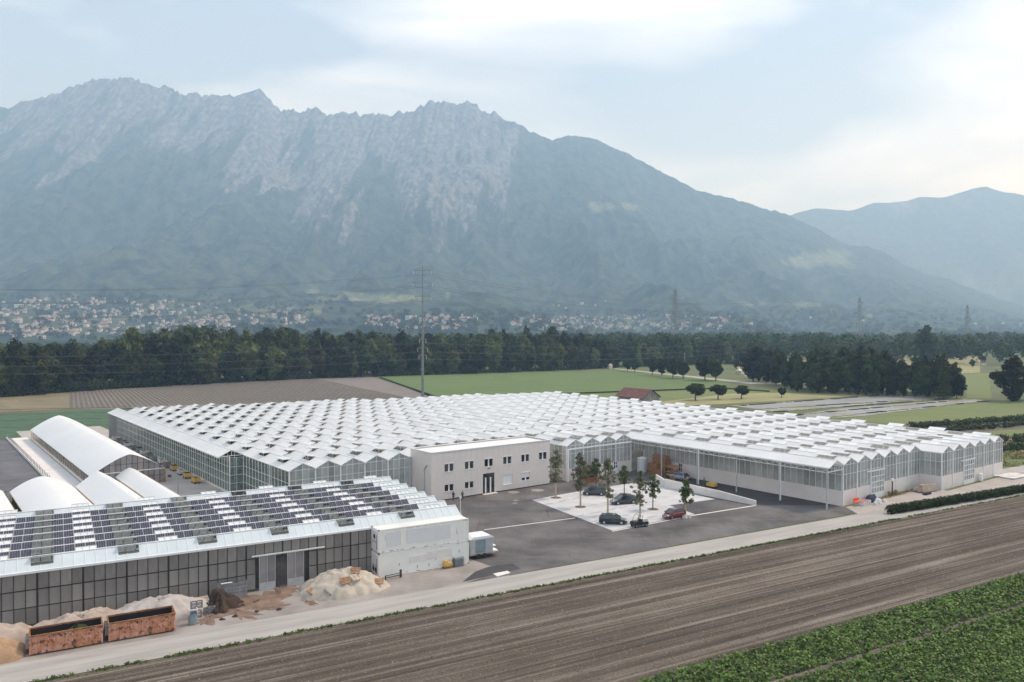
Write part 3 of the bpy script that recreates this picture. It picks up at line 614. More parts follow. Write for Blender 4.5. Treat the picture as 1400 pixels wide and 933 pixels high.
# inside: floor and crop rows seen dimly through the glass
MB().add([(u, v, .04) for u, v in ((0.8, .2), (27.7, .2), (27.7, -3.8), (54.6, -3.8), (54.6, 138), (-78, 166), (-78, 74), (-75.6, 74), (-75.6, 51.7), (-22, 52), (-21.5, 45.2), (0.8, 45.2))], [tuple(range(12))]).build('floor', M['floor_in'], gh)
cr_ = MB()
def crop_row(u0, u1, v0, v1, h):
    n = max(2, int(max(u1 - u0, v1 - v0) / 1.2))
    for i in range(n):
        a, b = i / n, (i + .92) / n; hh = h * random.uniform(.75, 1.15)
        if v1 - v0 > u1 - u0: cr_.box(u0, u1, v0 + (v1 - v0) * a, v0 + (v1 - v0) * b, .5, hh)
        else: cr_.box(u0 + (u1 - u0) * a, u0 + (u1 - u0) * b, v0, v1, .5, hh)
for k in range(0, 12):
    for du in (1.2, 3.2): crop_row(U0 + PW * k + du, U0 + PW * k + du + .9, vstart(k) + 3, 44, 2.4)
for k in range(-17, -12):
    for du in (1.0, 3.0): crop_row(U0 + PW * k + du, U0 + PW * k + du + .9, 56, 90, 2.6)
for v in range(78, 160, 5): crop_row(-75, -60, v, v + 1.0, 2.2)
o = cr_.build('crop_rows', M['plants_in'], gh); o['kind'] = 'stuff'
mc = MB()
for k in range(-17, 12, 1):
    for v in range(int(vstart(k)) + 9, 110, 18): mc.box(U0 + PW * k - .08, U0 + PW * k + .08, v - .08, v + .08, .04, EZ - .1)
mc.build('inner_columns', M['white_metal'], gh)['kind'] = 'stuff'

# ================================================================== OFFICE BLOCK
OV, OU0, OU1, OH = 44.8, -53.0, -26.2, 8.55
of = thing('office_building', 'plain pale two-storey office block with small dark windows set into the glasshouse', 'building', GH.w(0, 0), GH.a)
wins = []
for px_ in (613.9, 641.6, 668.3, 693.7, 718.4, 742.4):
    u = GH.u_at(px_, OV); wins.append((u - .95, u + .95, 5.0, 6.35, 'upper'))
for px_, z0, z1 in ((613.9, 1.55, 2.7), (641.6, 1.55, 2.7)):
    u = GH.u_at(px_, OV); wins.append((u - .95, u + .95, z0, z1, 'lower'))
ub = GH.u_at(718.9, OV); wins.append((ub - .95, ub + .95, 1.5, 2.9, 'blind'))
uc = GH.u_at(694.2, OV); wins.append((uc - 1.1, uc + 1.1, 1.2, 3.0, 'shutter'))
ud = GH.u_at(668.1, OV); wins.append((ud - 1.3, ud + 1.3, 0.05, 3.75, 'door'))
def wall_with_holes(mb, u0, u1, z0, z1, holes, v, depth):
    us_ = sorted({u0, u1, *[h[0] for h in holes], *[h[1] for h in holes]}); zs_ = sorted({z0, z1, *[h[2] for h in holes], *[h[3] for h in holes]})
    for a, b in zip(us_[:-1], us_[1:]):
        for c, d in zip(zs_[:-1], zs_[1:]):
            if not any(h[0] <= a and b <= h[1] and h[2] <= c and d <= h[3] for h in holes): mb.quad((a, v, c), (b, v, c), (b, v, d), (a, v, d))
    for h in holes:
        a, b, c, d = h[:4]
        for p, q in (((a, c), (b, c)), ((b, c), (b, d)), ((b, d), (a, d)), ((a, d), (a, c))): mb.quad((p[0], v, p[1]), (q[0], v, q[1]), (q[0], v + depth, q[1]), (p[0], v + depth, p[1]))
w_ = MB(); wall_with_holes(w_, OU0, OU1, 0, OH, wins, OV, .22)
w_.quad((OU0, OV, 0), (OU0, OV, OH), (OU0, 51.3, OH), (OU0, 51.3, 0)); w_.quad((OU1, OV, 0), (OU1, 51.9, 0), (OU1, 51.9, OH), (OU1, OV, OH)); w_.quad((OU0, 51.9, 0), (OU1, 51.9, 0), (OU1, 51.9, OH), (OU0, 51.9, OH)); w_.quad((OU0, 51.3, 0), (OU0, 51.3, OH), (OU0, 51.9, OH), (OU0, 51.9, 0))
w_.build('wall', M['office_wall'], of)
rf = MB().box(OU0, OU1, OV, 51.9, OH - .25, OH - .2).build('roof', M['office_roof'], of)
pp_ = MB(); pp_.box(OU0 - .06, OU1 + .06, OV - .06, OV + .24, OH, OH + .09); pp_.box(OU0 - .06, OU0 + .24, OV + .24, 51.96, OH, OH + .088); pp_.box(OU1 - .24, OU1 + .06, OV + .24, 51.96, OH, OH + .088); pp_.box(OU0 + .24, OU1 - .24, 51.7, 51.96, OH, OH + .088)
pp_.build('parapet_cap', M['white_metal'], rf)
MB().box(OU0 + .02, OU1 - .02, OV - .03, OV - .003, 0.02, .22).build('base_strip', M['dark_frame'], of)
for a, b, c, d, kd in wins:
    if kd == 'door':
        dr = ob('door', None, of, (a, OV + .12, 0)); W_ = b - a
        fr_ = MB()
        for x in (0, .42, .9, 1.75, W_ - .08): fr_.box(x, x + .08, -.04, .06, .05, d - .01)
        for z in (.05, 3.0, d - .1): fr_.box(.08, W_ - .08, -.035, .05, z, z + .09)
        fr_.build('frame', M['dark_frame'], dr)
        for x0, x1 in ((.1, .42), (.98, 1.74), (1.84, W_ - .1)):
            MB().quad((x0, 0, .15), (x1, 0, .15), (x1, 0, 3.0), (x0, 0, 3.0)).build('pane', M['window_dark'], dr); MB().quad((x0, 0, 3.1), (x1, 0, 3.1), (x1, 0, d - .1), (x0, 0, d - .1)).build('pane', M['window_dark'], dr)
        for x0 in (.52, 1.62): MB().box(x0, x0 + .3, -.05, .02, .15, 3.0).build('side_strip', M['blind'], dr)
        MB().box(-.2, W_ + .2, -.9, -.13, 0.04, .15).build('step', M['concrete'], dr)
        continue
    wd = ob('window', None, of, (a, OV + .14, c)); W_, H_ = b - a, d - c
    if kd == 'shutter':
        MB().box(0, W_, -.04, .02, 0, H_).build('shutter', M['blind'], wd)
    else:
        zb_ = H_ if kd != 'blind' else .5
        for x0, x1 in ((.06, W_ / 2 - .14), (W_ / 2 + .14, W_ - .06)): MB().quad((x0, 0, .05), (x1, 0, .05), (x1, 0, zb_ - .05), (x0, 0, zb_ - .05)).build('pane', M['window_dark'], wd)
        fr_ = MB(); fr_.box(W_ / 2 - .14, W_ / 2 + .14, -.05, .03, 0, zb_)
        for x in (0, W_ - .06): fr_.box(x, x + .06, -.05, .03, 0, H_)
        fr_.build('frame', M['blind'], wd)
        if kd == 'blind': MB().box(.06, W_ - .06, -.04, .02, zb_, H_).build('roller_blind', M['blind'], wd)
    MB().box(-.05, W_ + .05, -.2, -.05, -.08, -.002).build('sill', M['white_metal'], wd)
    if kd in ('upper', 'blind'): MB().box(-.05, W_ + .05, -.18, -.10, H_ + .003, H_ + .2).build('blind_box', M['blind'], wd)
dp = MB(); dp.cyl((OU0 - .1, OV + 2.2, .1), (OU0 - .1, OV + 2.2, 5.6), .11, n=8); dp.cyl((OU0 - .1, OV + 2.2, 5.6), (OU0 - .1, OV + 1.3, 6.3), .11, n=8)
dp.build('downpipe', M['galv'], of)
jn = MB()
for u in np.arange(OU0 + 1.2, OU1 - .5, 1.2):
    for z0, z1 in ((.24, 1.1), (3.8, 4.85), (6.6, OH - .02)): jn.box(u - .012, u + .012, OV - .006, OV - .001, z0, z1)
jn.build('panel_joints', M['stone'], of)
ol = MB(); ol.box(ud - .12, ud + .12, OV - .35, OV - .002, 4.55, 4.7); ol.build('lamp', M['steel_grey'], of)

# ================================================================== OLD GLASSHOUSE WITH SOLAR ROOF
sg = thing('solar_glasshouse', 'old dark glasshouse with sawtooth roof of solar panels beside the stacked containers', 'glasshouse', SG.w(0, 0), SG.a)
SV, SE, SR, SP, SU0, SU1 = 2.5, 5.6, 6.65, 3.4, -72.0, 12.3
NB = 8
s2l = math.hypot(SP / 2, SR - SE)
def slope_pt(i, w, side):                       # w metres up from the gutter on the front (-1) or back (+1) slope of bay i
    f_ = w / s2l; return (SV + SP * i + SP / 2 * f_, SE + (SR - SE) * f_) if side < 0 else (SV + SP * (i + 1) - SP / 2 * f_, SE + (SR - SE) * f_)
DARK0 = -34.85 - 40                              # centre of one column of open front vents, repeats every 8 m
cells = [(DARK0 + 2 * j, j % 4) for j in range(0, 46)]   # kind 0 open vent, 2 panel behind a raised flap, 1/3 panel
pvm = MB()
for i in range(4): pvm.box(.03 + i * .235, .03 + i * .235 + .205, 0, 1, 0, .04, 0)
pvm.box(0, .97, -.01, 1.01, -.03, .0, 1)
PVL = 1.5
pvv = [(x, y, z) for x, y, z in pvm.v]
ang = math.atan2(SR - SE, SP / 2)
def pv_mesh():
    mb = MB(); c, s = math.cos(ang), math.sin(ang)
    mb.v = [(x, (y * PVL) * c - z * s, (y * PVL) * s + z * c) for x, y, z in pvv]; mb.f = list(pvm.f); mb.m = list(pvm.m)
    return mb.mesh('solar_panel', [M['pv'], M['pv_frame']])
PVM = pv_mesh()
fl = MB()
def flap_mesh(w, a, side, mat):
    mb = MB(); c, s = math.cos(a), math.sin(a)
    mb.add([(-.98, 0, .03), (.98, 0, .03), (.98, side * w * c, .03 + w * s), (-.98, side * w * c, .03 + w * s)], [(0,1,2,3)], 0)
    for x in (-.98, -.33, .33, .98): mb.bar((x, 0, .05), (x, side * w * c, .05 + w * s), .06, .06, 1)
    mb.bar((-.98, side * w * c, .05 + w * s), (.98, side * w * c, .05 + w * s), .07, .07, 1)
    for x in (-.6, .6): mb.bar((x, side * w * c, .03 + w * s), (x, side * w * .75, -.48), .04, .04, 1)
    return mb.mesh('vent_flap', [M[mat], M['galv']])
FLF, FLB = flap_mesh(.85, R(6), -1, 'vent_clear'), flap_mesh(.8, R(14), 1, 'vent_glass')
VWID = 1.25
panels = []; nflap = 0
for i in range(NB):
    for side in (-1, 1):
        y0, z0 = slope_pt(i, 0, side); y1, z1 = slope_pt(i, s2l, side); yh, zh = slope_pt(i, s2l - VWID, side)
        mb = MB(); mb.quad((SU0, y0, z0), (SU1, y0, z0), (SU1, yh, zh), (SU0, yh, zh))
        kind = 0 if side < 0 else 2; p = SU0
        cc = [c for c, kd in cells if kd == kind and SU0 + 1 < c < SU1 - 2.5]
        for c in cc + [None]:
            q = SU1 if c is None else c - 1
            mb.quad((p, yh, zh), (q, yh, zh), (q, y1, z1), (p, y1, z1))
            if c is not None: p = c + 1
        so = mb.build('roof_slope', M['roof_sheet' if side < 0 else 'old_roof_glass'], sg)
        rb = MB()
        for u in np.arange(SU0, SU1 + .1, 1.0):
            if any(abs(u - c) < .97 for c in cc): rb.bar((u, y0, z0 + .03), (u, yh, zh + .03), .05, .05)
            else: rb.bar((u, y0, z0 + .03), (u, y1, z1 + .03), .05, .05)
        rb.build('glazing_bars', M['white_metal'], so)['kind'] = 'stuff'
        for c in cc:
            if c > -62: ob('vent_flap', FLF if side < 0 else FLB, sg, (c, SV + SP * i + SP / 2, SR))
    MB().box(SU0, SU1, SV + SP * i + SP/2 - .10, SV + SP * i + SP/2 + .10, SR - .02, SR + .07).build('ridge_cap', M['white_metal'], sg)
    MB().box(SU0, SU1 + .1, SV + SP * i - .2, SV + SP * i + .2, SE - .16, SE + .06).build('gutter', M['white_metal'], sg)
    if 1 <= i <= 6:
        for c, kd in cells:
            if kd == 0 or c > SU1 - 4.5 or c < -62: continue
            for h in (0, 1): panels.append((c - 1 + h, i))
    ge = MB(); y0, y1 = SV + SP * i, SV + SP * (i + 1); ge.quad((SU1 + .02, y0, 0), (SU1 + .02, y1, 0), (SU1 + .02, y1, SE), (SU1 + .02, (y0 + y1) / 2, SR), (SU1 + .02, y0, SE)); ge.build('gable_end', M['roof_sheet'], sg)
panels.sort(key=lambda q: (q[0] + 33.5) ** 2 * .6 + (q[1] * SP + 92) ** 2)
for u, i in panels[:300]:
    y, z = slope_pt(i, .34, -1); ob('solar_panel', PVM, sg, (u + .015, y, z + .10))
rp = MB(); pvc = [tuple(v.co) for v in PVM.vertices]; pvf = [tuple(p.vertices) for p in PVM.polygons]; pvi = [p.material_index for p in PVM.polygons]
for u, i in panels[300:]:
    y, z = slope_pt(i, .34, -1); n = len(rp.v); rp.v += [(a + u + .015, b + y, c + z + .10) for a, b, c in pvc]; rp.f += [tuple(k + n for k in f) for f in pvf]; rp.m += pvi
rp.build('distant_solar_panels', [M['pv'], M['pv_frame']], sg)['kind'] = 'stuff'
# front wall: dirty panes between black bars, three courses, with the sliding door bay
DU0, DU1 = -14.0, -7.6
zs = [.25, 2.0, 3.75, 5.42]; pmesh = {}
for j in range(3): pmesh[j] = MB().quad((0, 0, zs[j]), (1.0, 0, zs[j]), (1.0, 0, zs[j+1]), (0, 0, zs[j+1])).mesh('pane', M['dirty_glass'])
us_ = [u for u in np.arange(SU0, SU1 - .5, 1.02)]
fw = ob('front_wall', None, sg, (0, SV, 0)); fbar = MB()
for u in us_:
    dark = DU0 < u < DU1 - .6
    for j in range(3):
        if dark and j < 2: continue
        if u > -60: ob('pane', pmesh[j], fw, (u, random.uniform(-.012, .012), 0))
    zb0 = zs[2] if dark and u > DU0 + 1 else .25
    fbar.box(u - .03, u + .03, -.05, .05, zb0, 5.42)
    if round((u - SU0) / 1.02) % 4 == 0: fbar.box(u - .09, u + .09, -.03, .12, zb0, 5.43)
for a, b in ((SU0, DU0), (DU1, SU1)):
    for z in zs[:3]: fbar.box(a, b, -.045, .04, z - .04, z + .04)
fbar.box(SU0, SU1, -.045, .04, zs[2] - .035, zs[2] + .045); fbar.box(SU0, SU1, -.06, .06, 5.40, 5.46)
fbar.build('glazing_bars', M['dark_frame'], fw)
bs = MB(); bs.box(SU0, DU0, -.08, .1, 0, .25); bs.box(DU1, SU1, -.08, .1, 0, .25); bs.build('base_wall', M['field_dark'], fw)
MB().quad((SU0, SV + .9, 0), (SU1, SV + .9, 0), (SU1, SV + .9, 5.3), (SU0, SV + .9, 5.3)).build('shade_screen', pm('screen', (0.17, 0.155, 0.14), .9, .4, .35, detail=6), sg)
MB().quad((SU0, SV + .1, .02), (SU1, SV + .1, .02), (SU1, SV + SP * NB, .02), (SU0, SV + SP * NB, .02)).build('floor', M['field_dark'], sg)
for u, w in ((-13.5, 1.85), (-10.3, 1.95)):
    d = ob('sliding_door', None, sg, (u, SV - .16, 0))
    for k in range(2): MB().quad((w / 2 * k + .04, 0, .85), (w / 2 * (k + 1) - .04, 0, .85), (w / 2 * (k + 1) - .04, 0, 3.95), (w / 2 * k + .04, 0, 3.95)).build('pane', M['door_glass'], d)
    MB().box(.02, w - .02, -.02, .02, .08, .85).build('lower_panel', M['galv'], d)
    fr_ = MB()
    for x in (0, w / 2 - .03, w - .06): fr_.box(x, x + .06, -.04, .04, .05, 4.0)
    for z in (.04, .85, 3.95): fr_.box(0, w, -.035, .035, z, z + .06)
    fr_.build('frame', M['galv'], d)
MB().box(-14.3, -5.9, SV - .32, SV - .2, 4.02, 4.16).build('door_rail', M['white_metal'], sg)

# ================================================================== WHITE HALL AND TUNNELS ON THE LEFT
def arch_hall(name, label, u0, u1, v0, v1, eave, apex, pw=1.6, mat='fabric_white', cat='tunnel', sides=True, group=None):
    t = thing(name, label, cat, GH.w((u0 + u1) / 2, v0), GH.a, group); hw = (u1 - u0) / 2; L_ = v1 - v0
    prof = [(-hw - .35, eave - .25)] + [(hw * x, eave + (apex - eave) * (1 - abs(x) ** pw)) for x in np.linspace(-1, 1, 25)] + [(hw + .35, eave - .25)]
    rf_ = MB(); n = len(prof); m = 10
    vs_ = [(x, -.4 + (L_ + .8) * j / m, z) for j in range(m + 1) for x, z in prof]
    rf_.add(vs_, [(j * n + i, j * n + i + 1, (j + 1) * n + i + 1, (j + 1) * n + i) for j in range(m) for i in range(n - 1)])
    rf_.build('roof', M[mat], t, smooth=True)
    return t, hw, L_, prof
t, hw, L_, prof = arch_hall('arched_hall', 'large white arched fabric hall with open posts along its left side', -97.5, -84.6, 92.5, 178, 2.8, 6.1, 1.35, cat='hall')
for i in range(29):
    for s_ in (-1, 1): MB().box(s_ * hw - .09, s_ * hw + .09, L_ * i / 28 - .09, L_ * i / 28 + .09, 0, 2.8).build('post', M['wood_pale'], t)
for s_ in (-1, 1):
    MB().box(s_ * hw - .12, s_ * hw + .12, 0, L_, 0, .45).build('base_wall', M['concrete'], t)
    MB().box(s_ * hw - .06, s_ * hw + .06, 0, L_, 2.55, 2.75).build('eave_beam', M['wood_pale'], t)
gl = MB(); gz = lambda x: 2.8 + 3.3 * (1 - abs(x / hw) ** 1.35)
for i in range(13):
    a, b = -hw + 2 * hw * i / 13, -hw + 2 * hw * (i + 1) / 13
    MB().quad((a, 0, 0.3 if abs(a + b) / 2 > 2 or i < 7 else 2.7), (b, 0, 0.3 if abs(a + b) / 2 > 2 or i < 7 else 2.7), (b, 0, gz(b)), (a, 0, gz(a))).build('gable_pane', M['door_glass'], t)
    gl.box(a - .04, a + .04, -.05, .03, 0, gz(a))
for z in (1.5, 2.8, 4.2): h2 = hw * max(0, 1 - max(0, z - 2.8) / 3.3) ** (1 / 1.35); gl.box(-h2, h2, -.045, .025, z, z + .06)
gl.build('gable_frame', M['dark_frame'], t)
MB().box(-hw, hw, -.15, -.05, 2.72, 2.86).build('gable_rail', M['white_metal'], t); MB().box(hw - .25, hw + .1, -.1, .2, 0, 2.8).build('corner_post', M['wood_orange'], t)
hs = MB()
for j in range(26):
    x = random.uniform(-5, 4.5); y = random.uniform(4, 80); hs.box(x, x + random.uniform(.6, 1.6), y, y + random.uniform(.8, 2), 0, random.uniform(.6, 1.9))
hs.build('stored_goods', M['wood_grey'], t)['kind'] = 'stuff'
def tunnel(label, *a, **k):
    t, hw, L_, prof = arch_hall('white_tunnel', label, *a, **k)
    for s_ in (-1, 1):
        MB().box(s_ * hw - .05, s_ * hw + .05, 0, L_, 0, a[4] - .1).build('side_wall', M['dark_frame'] if s_ < 0 else M['galv'], t)
        MB().box(s_ * (hw + .3) - .1, s_ * (hw + .3) + .1, -.3, L_ + .3, a[4] - .38, a[4] - .22).build('gutter', M['wood_pale'], t)
    for y in (0, L_): MB().quad(*[(x * .985, y, z - .04) for x, z in prof[1:-1]], (hw, y, 0), (-hw, y, 0)).build('end_wall', M['fabric_white'], t)
    return t
tunnel('broad white film tunnel between the left fence and the narrower tunnel', -110.4, -101.6, 55, 89.5, 2.0, 3.9, pw=1.6)
tunnel('white film tunnel cut off by the left edge of the picture', -121.5, -112.0, 55, 91, 2.0, 3.9, pw=1.6)
tunnel('white film tunnel with straight roof sides in front of the arched hall', -100.6, -94.0, 55, 87.5, 2.0, 4.2, pw=1.15)
tunnel('narrow white lean-to tunnel beside the gravel yard', -93.2, -88.9, 55, 97, 2.2, 3.5, pw=1.4)
fe = thing('yard_fence', 'low concrete wall topped with short posts beside the dark ground cover', 'fence', GH.w(0, 0), GH.a)
MB().box(-102.9, -102.6, 90, 184, 0, .5).build('wall', M['concrete'], fe)
for v in np.arange(90.5, 184, 2.4): MB().box(-102.85, -102.7, v - .07, v + .07, .5, 1.5).build('post', M['wood_grey'], fe)
fe2 = thing('paling_fence', 'short paling fence behind the broad white tunnel', 'fence', GH.w(0, 0), GH.a)
for u in np.arange(-111, -102, .7): MB().box(u - .06, u + .06, 92.9, 93.05, 0, 1.7).build('pale', M['wood_grey'], fe2)
MB().box(-111.2, -102.2, 93.06, 93.12, 1.2, 1.3).build('rail', M['wood_grey'], fe2)

# ================================================================== YARD THINGS
def heap(name, label, cat, c, rx, ry, h, rz, mat, seed, fold=0.1, n=36, m=16, flat=1.6, group=None, kind=None, edge=.12):
    """heap with a ragged foot and creases"""
    mb = MB(); vs_ = []
    for j in range(m + 1):
        r = j / m
        for i in range(n):
            a = 2 * math.pi * i / n; ca, sa = math.cos(a), math.sin(a)
            rr = r * (1 + edge * noise.fractal((ca * 2 + seed, sa * 2, 1), .6, 2, 3) * 2)
            z = h * max(0, 1 - r ** flat) ** .8 * (1 + .18 * noise.noise((ca * r * 2 + seed, sa * r * 2, 0))) + fold * noise.fractal((ca * r * rx * .9 + seed, sa * r * ry * .9, seed), .5, 2.2, 4) * (1 - r ** 4) + fold * .5 * abs(noise.noise((ca * 6 + seed, sa * 6, r * 1.5))) * r
            vs_.append((rx * rr * ca, ry * rr * sa, max(0.0, z) if r < 1 else 0))
    fs = [(j * n + i, j * n + (i + 1) % n, (j + 1) * n + (i + 1) % n, (j + 1) * n + i) for j in range(1, m) for i in range(n)] + [(0, n + i, n + (i + 1) % n) for i in range(n)]
    mb.add(vs_, fs); o = mb.build(name, M[mat], None, (c[0], c[1], 0.03), rz, True); tag(o, label, cat, group, kind); return o
def pallet_mesh(mat, L_=1.2, W_=.8):
    mb = MB()
    for i in range(5): mb.box(-L_/2, L_/2, -W_/2 + i * (W_ - .1) / 4, -W_/2 + i * (W_ - .1) / 4 + .1, .12, .145)
    for x in (-L_/2, -.07, L_/2 - .14):
        mb.box(x, x + .14, -W_/2, W_/2, .02, .118)
    for y in (-W_/2, -.05, W_/2 - .1): mb.box(-L_/2, L_/2, y, y + .1, 0, .019)
    return mb.mesh('pallet', M[mat])
PAL = {k: pallet_mesh(k) for k in ('wood', 'wood_orange', 'wood_grey', 'wood_pale')}
def pallet(label, loc, rot, mat, group=None):
    o = ob('wooden_pallet', PAL[mat], None, loc); o.rotation_euler = rot; tag(o, label, 'pallet', group); return o
# --- two white reefer containers, one on the other
def container(label, z, loc_u, upper):
    L_, W_, H_ = 12.15, 2.44, 2.88; p = SG.w(loc_u, 0); t = thing('shipping_container', label, 'container', (p[0], p[1], z), SG.a)
    b = MB(); b.box(.05, L_ - .05, .04, W_ - .04, .06, H_ - .06); b.build('body', M['container_white'], t)
    fr_ = MB()
    for x in (0, L_ - .14):
        for y in (0, W_ - .14): fr_.box(x, x + .14, y, y + .14, .16, H_ - .16)
    for y in (0, W_ - .1):
        fr_.box(.14, L_ - .14, y, y + .1, H_ - .16, H_ - .005); fr_.box(.14, L_ - .14, y, y + .1, 0.005, .14)
    fr_.build('frame', M['container_white'], t)
    for x in (0, L_ - .18):
        for y in (0, W_ - .16):
            for zz in (0, H_ - .13): MB().box(x - .004, x + .18, y - .004, y + .16, zz, zz + .13).build('corner_casting', M['rust'] if (x == 0 or not upper) else M['container_white'], t)
    if upper:
        for x0, x1 in ((1.1, 2.75), (3.7, 9.6)): MB().box(x0, x1, -.012, .03, .75, 2.45).build('side_panel', M['container_panel'], t)
        MB().box(2.85, 3.55, -.010, .03, .8, 2.5).build('side_panel', M['container_white'], t)
    else:
        for x0, x1, z0, z1 in ((4.0, 6.3, 1.2, 2.0), (6.4, 9.8, 1.3, 2.3)): MB().box(x0, x1, -.008, .03, z0, z1).build('faded_panel', pm('faded' + str(x0), (.70, .655, .61), .6, .06, .8), t)
    ru = MB()
    for k in range(26 if upper else 16):
        x = random.uniform(.2, L_ - .4); zz = random.choice([H_ - .2, .14, .05]) + random.uniform(-.04, .04); ru.box(x, x + random.uniform(.05, .5), -.006, .0, zz, zz + random.uniform(.02, .06))
    for k in range(6): x = random.uniform(.4, L_ - .5); z0 = random.uniform(.3, 1.6); ru.box(x, x + .035, -.006 if not upper else .0335, .036, z0, z0 + random.uniform(.2, .7))
    ru.build('rust_marks', M['rust'], t)['kind'] = 'stuff'
    rd = MB()
    for k in range(40): x = .3 + k * .29; rd.box(x, x + .12, .15, W_ - .15, H_ - .07, H_ - .045)
    rd.build('roof_ribs', M['container_white'], t)
    eu = ob('cooling_unit', None, t, (-.02, 0, 0)); MB().box(-.04, .06, .2, W_ - .2, .25, H_ - .3).build('grille', M['container_panel'], eu)
    for y, z0, r_ in ((.8, .8, .33), (1.6, .8, .33)) if not upper else ((1.2, 1.9, .3),): MB().cyl((-.06, y, z0), (-.02, y, z0), r_, n=16).build('fan', M['black'], eu)
    pi = MB(); pi.bar((-.07, .4, .4), (-.07, .4, 2.2), .05); pi.bar((-.07, .4, 1.3), (-.07, 1.9, 1.3), .05); pi.build('pipe', M['rust'], eu)
    return t
container('white refrigerated container lying on the ground, lower of the stacked pair', 0.03, 0, False)
container('white refrigerated container with pale grey panels, upper of the stacked pair', 2.93, -.02, True)
# --- white box trailer beside them
p = SG.w(12.9, 1.0); t = thing('box_trailer', 'small grey box trailer with white roof beside the stacked containers', 'trailer', (p[0], p[1], 0), SG.a)
MB().box(0, 3.3, 0, 2.3, .75, 2.65).build('body', M['galv'], t)
rf_ = MB(); rf_.prism([(-.1, 2.66), (3.4, 2.66), (3.4, 2.72), (2.9, 2.98), (.4, 2.98), (-.1, 2.72)], -.12, 2.42); rf_.build('roof', M['white_metal'], t)
MB().box(.7, 2.2, -.03, .0, .85, 2.5).build('door', M['blue_grey'], t); MB().box(-.05, 4.2, .1, 2.2, .55, .73).build('chassis', M['tarp_pink'], t)
for x in (1.2, 2.1):
    for y in (.15, 2.15): MB().cyl((x, y - .1, .35), (x, y + .1, .35), .34, n=14).build('wheel', M['rubber'], t)
MB().bar((3.3, 1.15, .64), (5.0, 1.15, .60), .09).build('drawbar', M['rust'], t); MB().box(3.35, 4.2, .3, 2.0, .74, .80).build('platform', M['white_metal'], t)
for v in np.arange(.1, 3.3, .3): MB().box(v, v + .04, -.02, .001, .8, 2.6).build('rib', M['galv'], t) if not .6 < v < 2.3 else None
p = SG.w(15.9, 4.0); t = thing('flatbed_trailer', 'low white flatbed behind the small box trailer', 'trailer', (p[0], p[1], 0), SG.a)
MB().box(0, 2.4, 0, 1.4, .5, .6).build('deck', M['white_metal'], t)
for x in (.6, 1.8): MB().cyl((x, .1, .27), (x, .25, .27), .26, n=12).build('wheel', M['rubber'], t)
# --- yellow plate machine and cage beside the container
p = SG.w(8.4, -.75); t = thing('yellow_compactor', 'small yellow machine leaning by the lower container', 'machine', (p[0], p[1], .03), SG.a)
MB().box(0, 1.1, 0, .6, .25, .7).build('body', M['yellow'], t); MB().box(.1, .5, .08, .5, .7, .95).build('engine', M['yellow'], t); MB().box(-.1, 1.2, -.05, .65, 0, .12).build('base_plate', M['rust'], t)
MB().bar((1.1, .3, .6), (1.5, .3, 1.05), .06).build('handle', M['black'], t)
for x in (.2, .9): MB().cyl((x, -.02, .2), (x, .62, .2), .18, n=12).build('roller', M['rust'], t)
p = SG.w(9.9, -.7); t = thing('wire_cage', 'grey-green wire cage box by the lower container', 'cage', (p[0], p[1], .03), SG.a)
MB().box(.05, 1.15, .05, .75, .1, .95).build('contents', M['blue_grey'], t)
cg = MB()
for x in np.linspace(0, 1.2, 6): cg.bar((x, 0, 0), (x, 0, 1.1), .05); cg.bar((x, .8, 0), (x, .8, 1.1), .05)
for z in (.05, .4, .75, 1.1):
    for a, b in (((0, 0), (1.2, 0)), ((1.2, 0), (1.2, .8)), ((1.2, .8), (0, .8)), ((0, .8), (0, 0))): cg.bar((*a, z), (*b, z), .05)
cg.build('bars', M['steel_grey'], t)
# --- black pipe rail
p = SG.w(.4, -.3); t = thing('pipe_rail', 'bent black pipe rail on the concrete at the container foot', 'rail', (p[0], p[1], .03), SG.a)
pr = MB()
for z in (.25, .5): pr.cyl((0, -.9, z), (2.0, -.6, z), .045, n=8); 
pr.build('rail', M['black'], t)
for x, h in ((.05, .55), (1.95, .95), (2.1, .95)): MB().cyl((x, -.75 - .1 * (x < 1), 0), (x, -.75 - .1 * (x < 1), h), .07, n=8).build('upright', M['black'], t)
# --- tarpaulin heap with pallets lying on it
c = SG.w(-5.0, -1.9); TH = heap('tarp_heap', 'big heap under a cream tarpaulin in front of the dark glasshouse', 'heap', c, 4.9, 3.3, 2.35, SG.a, 'tarp', 3.0, .26, 72, 30, 1.5, edge=.16)
def on_heap(o, x, y):                       # height of a heap at a local point
    best = min(o.data.vertices, key=lambda v: (v.co.x - x) ** 2 + (v.co.y - y) ** 2); return best.co.z + .03
for x, y, rz_, tilt, mt, lb in ((-.4, -2.0, .1, .75, 'wood', 'brown pallet lying mid-slope on the cream tarpaulin'), (1.1, -1.1, -.6, .6, 'wood', 'broken brown pallet near the top of the cream tarpaulin'), (-2.5, -2.2, 1.4, .7, 'wood_grey', 'grey pallet standing steep low on the cream tarpaulin'), (-4.0, -1.0, .9, .6, 'wood', 'worn pallet at the left end of the cream tarpaulin'), (3.6, -1.9, -.5, .5, 'wood', 'brown pallet at the right foot of the cream tarpaulin'), (.9, -1.9, .3, .6, 'wood_pale', 'pale pallet beside the brown one on the cream tarpaulin')):
    q = SG.w(-5.0 + x, -1.9 + y); pallet(lb, (q[0], q[1], on_heap(TH, x, y) + .12), (tilt, 0, SG.a + rz_), mt)
c = SG.w(-10.2, 1.0); heap('shrub_clump', 'dark leafy weeds beside the right sliding door', 'weeds', (c[0] + 3.0, c[1] + 1.5), .9, .6, 1.1, 0, 'leaf_hedge', 9, .5, 30, 12)
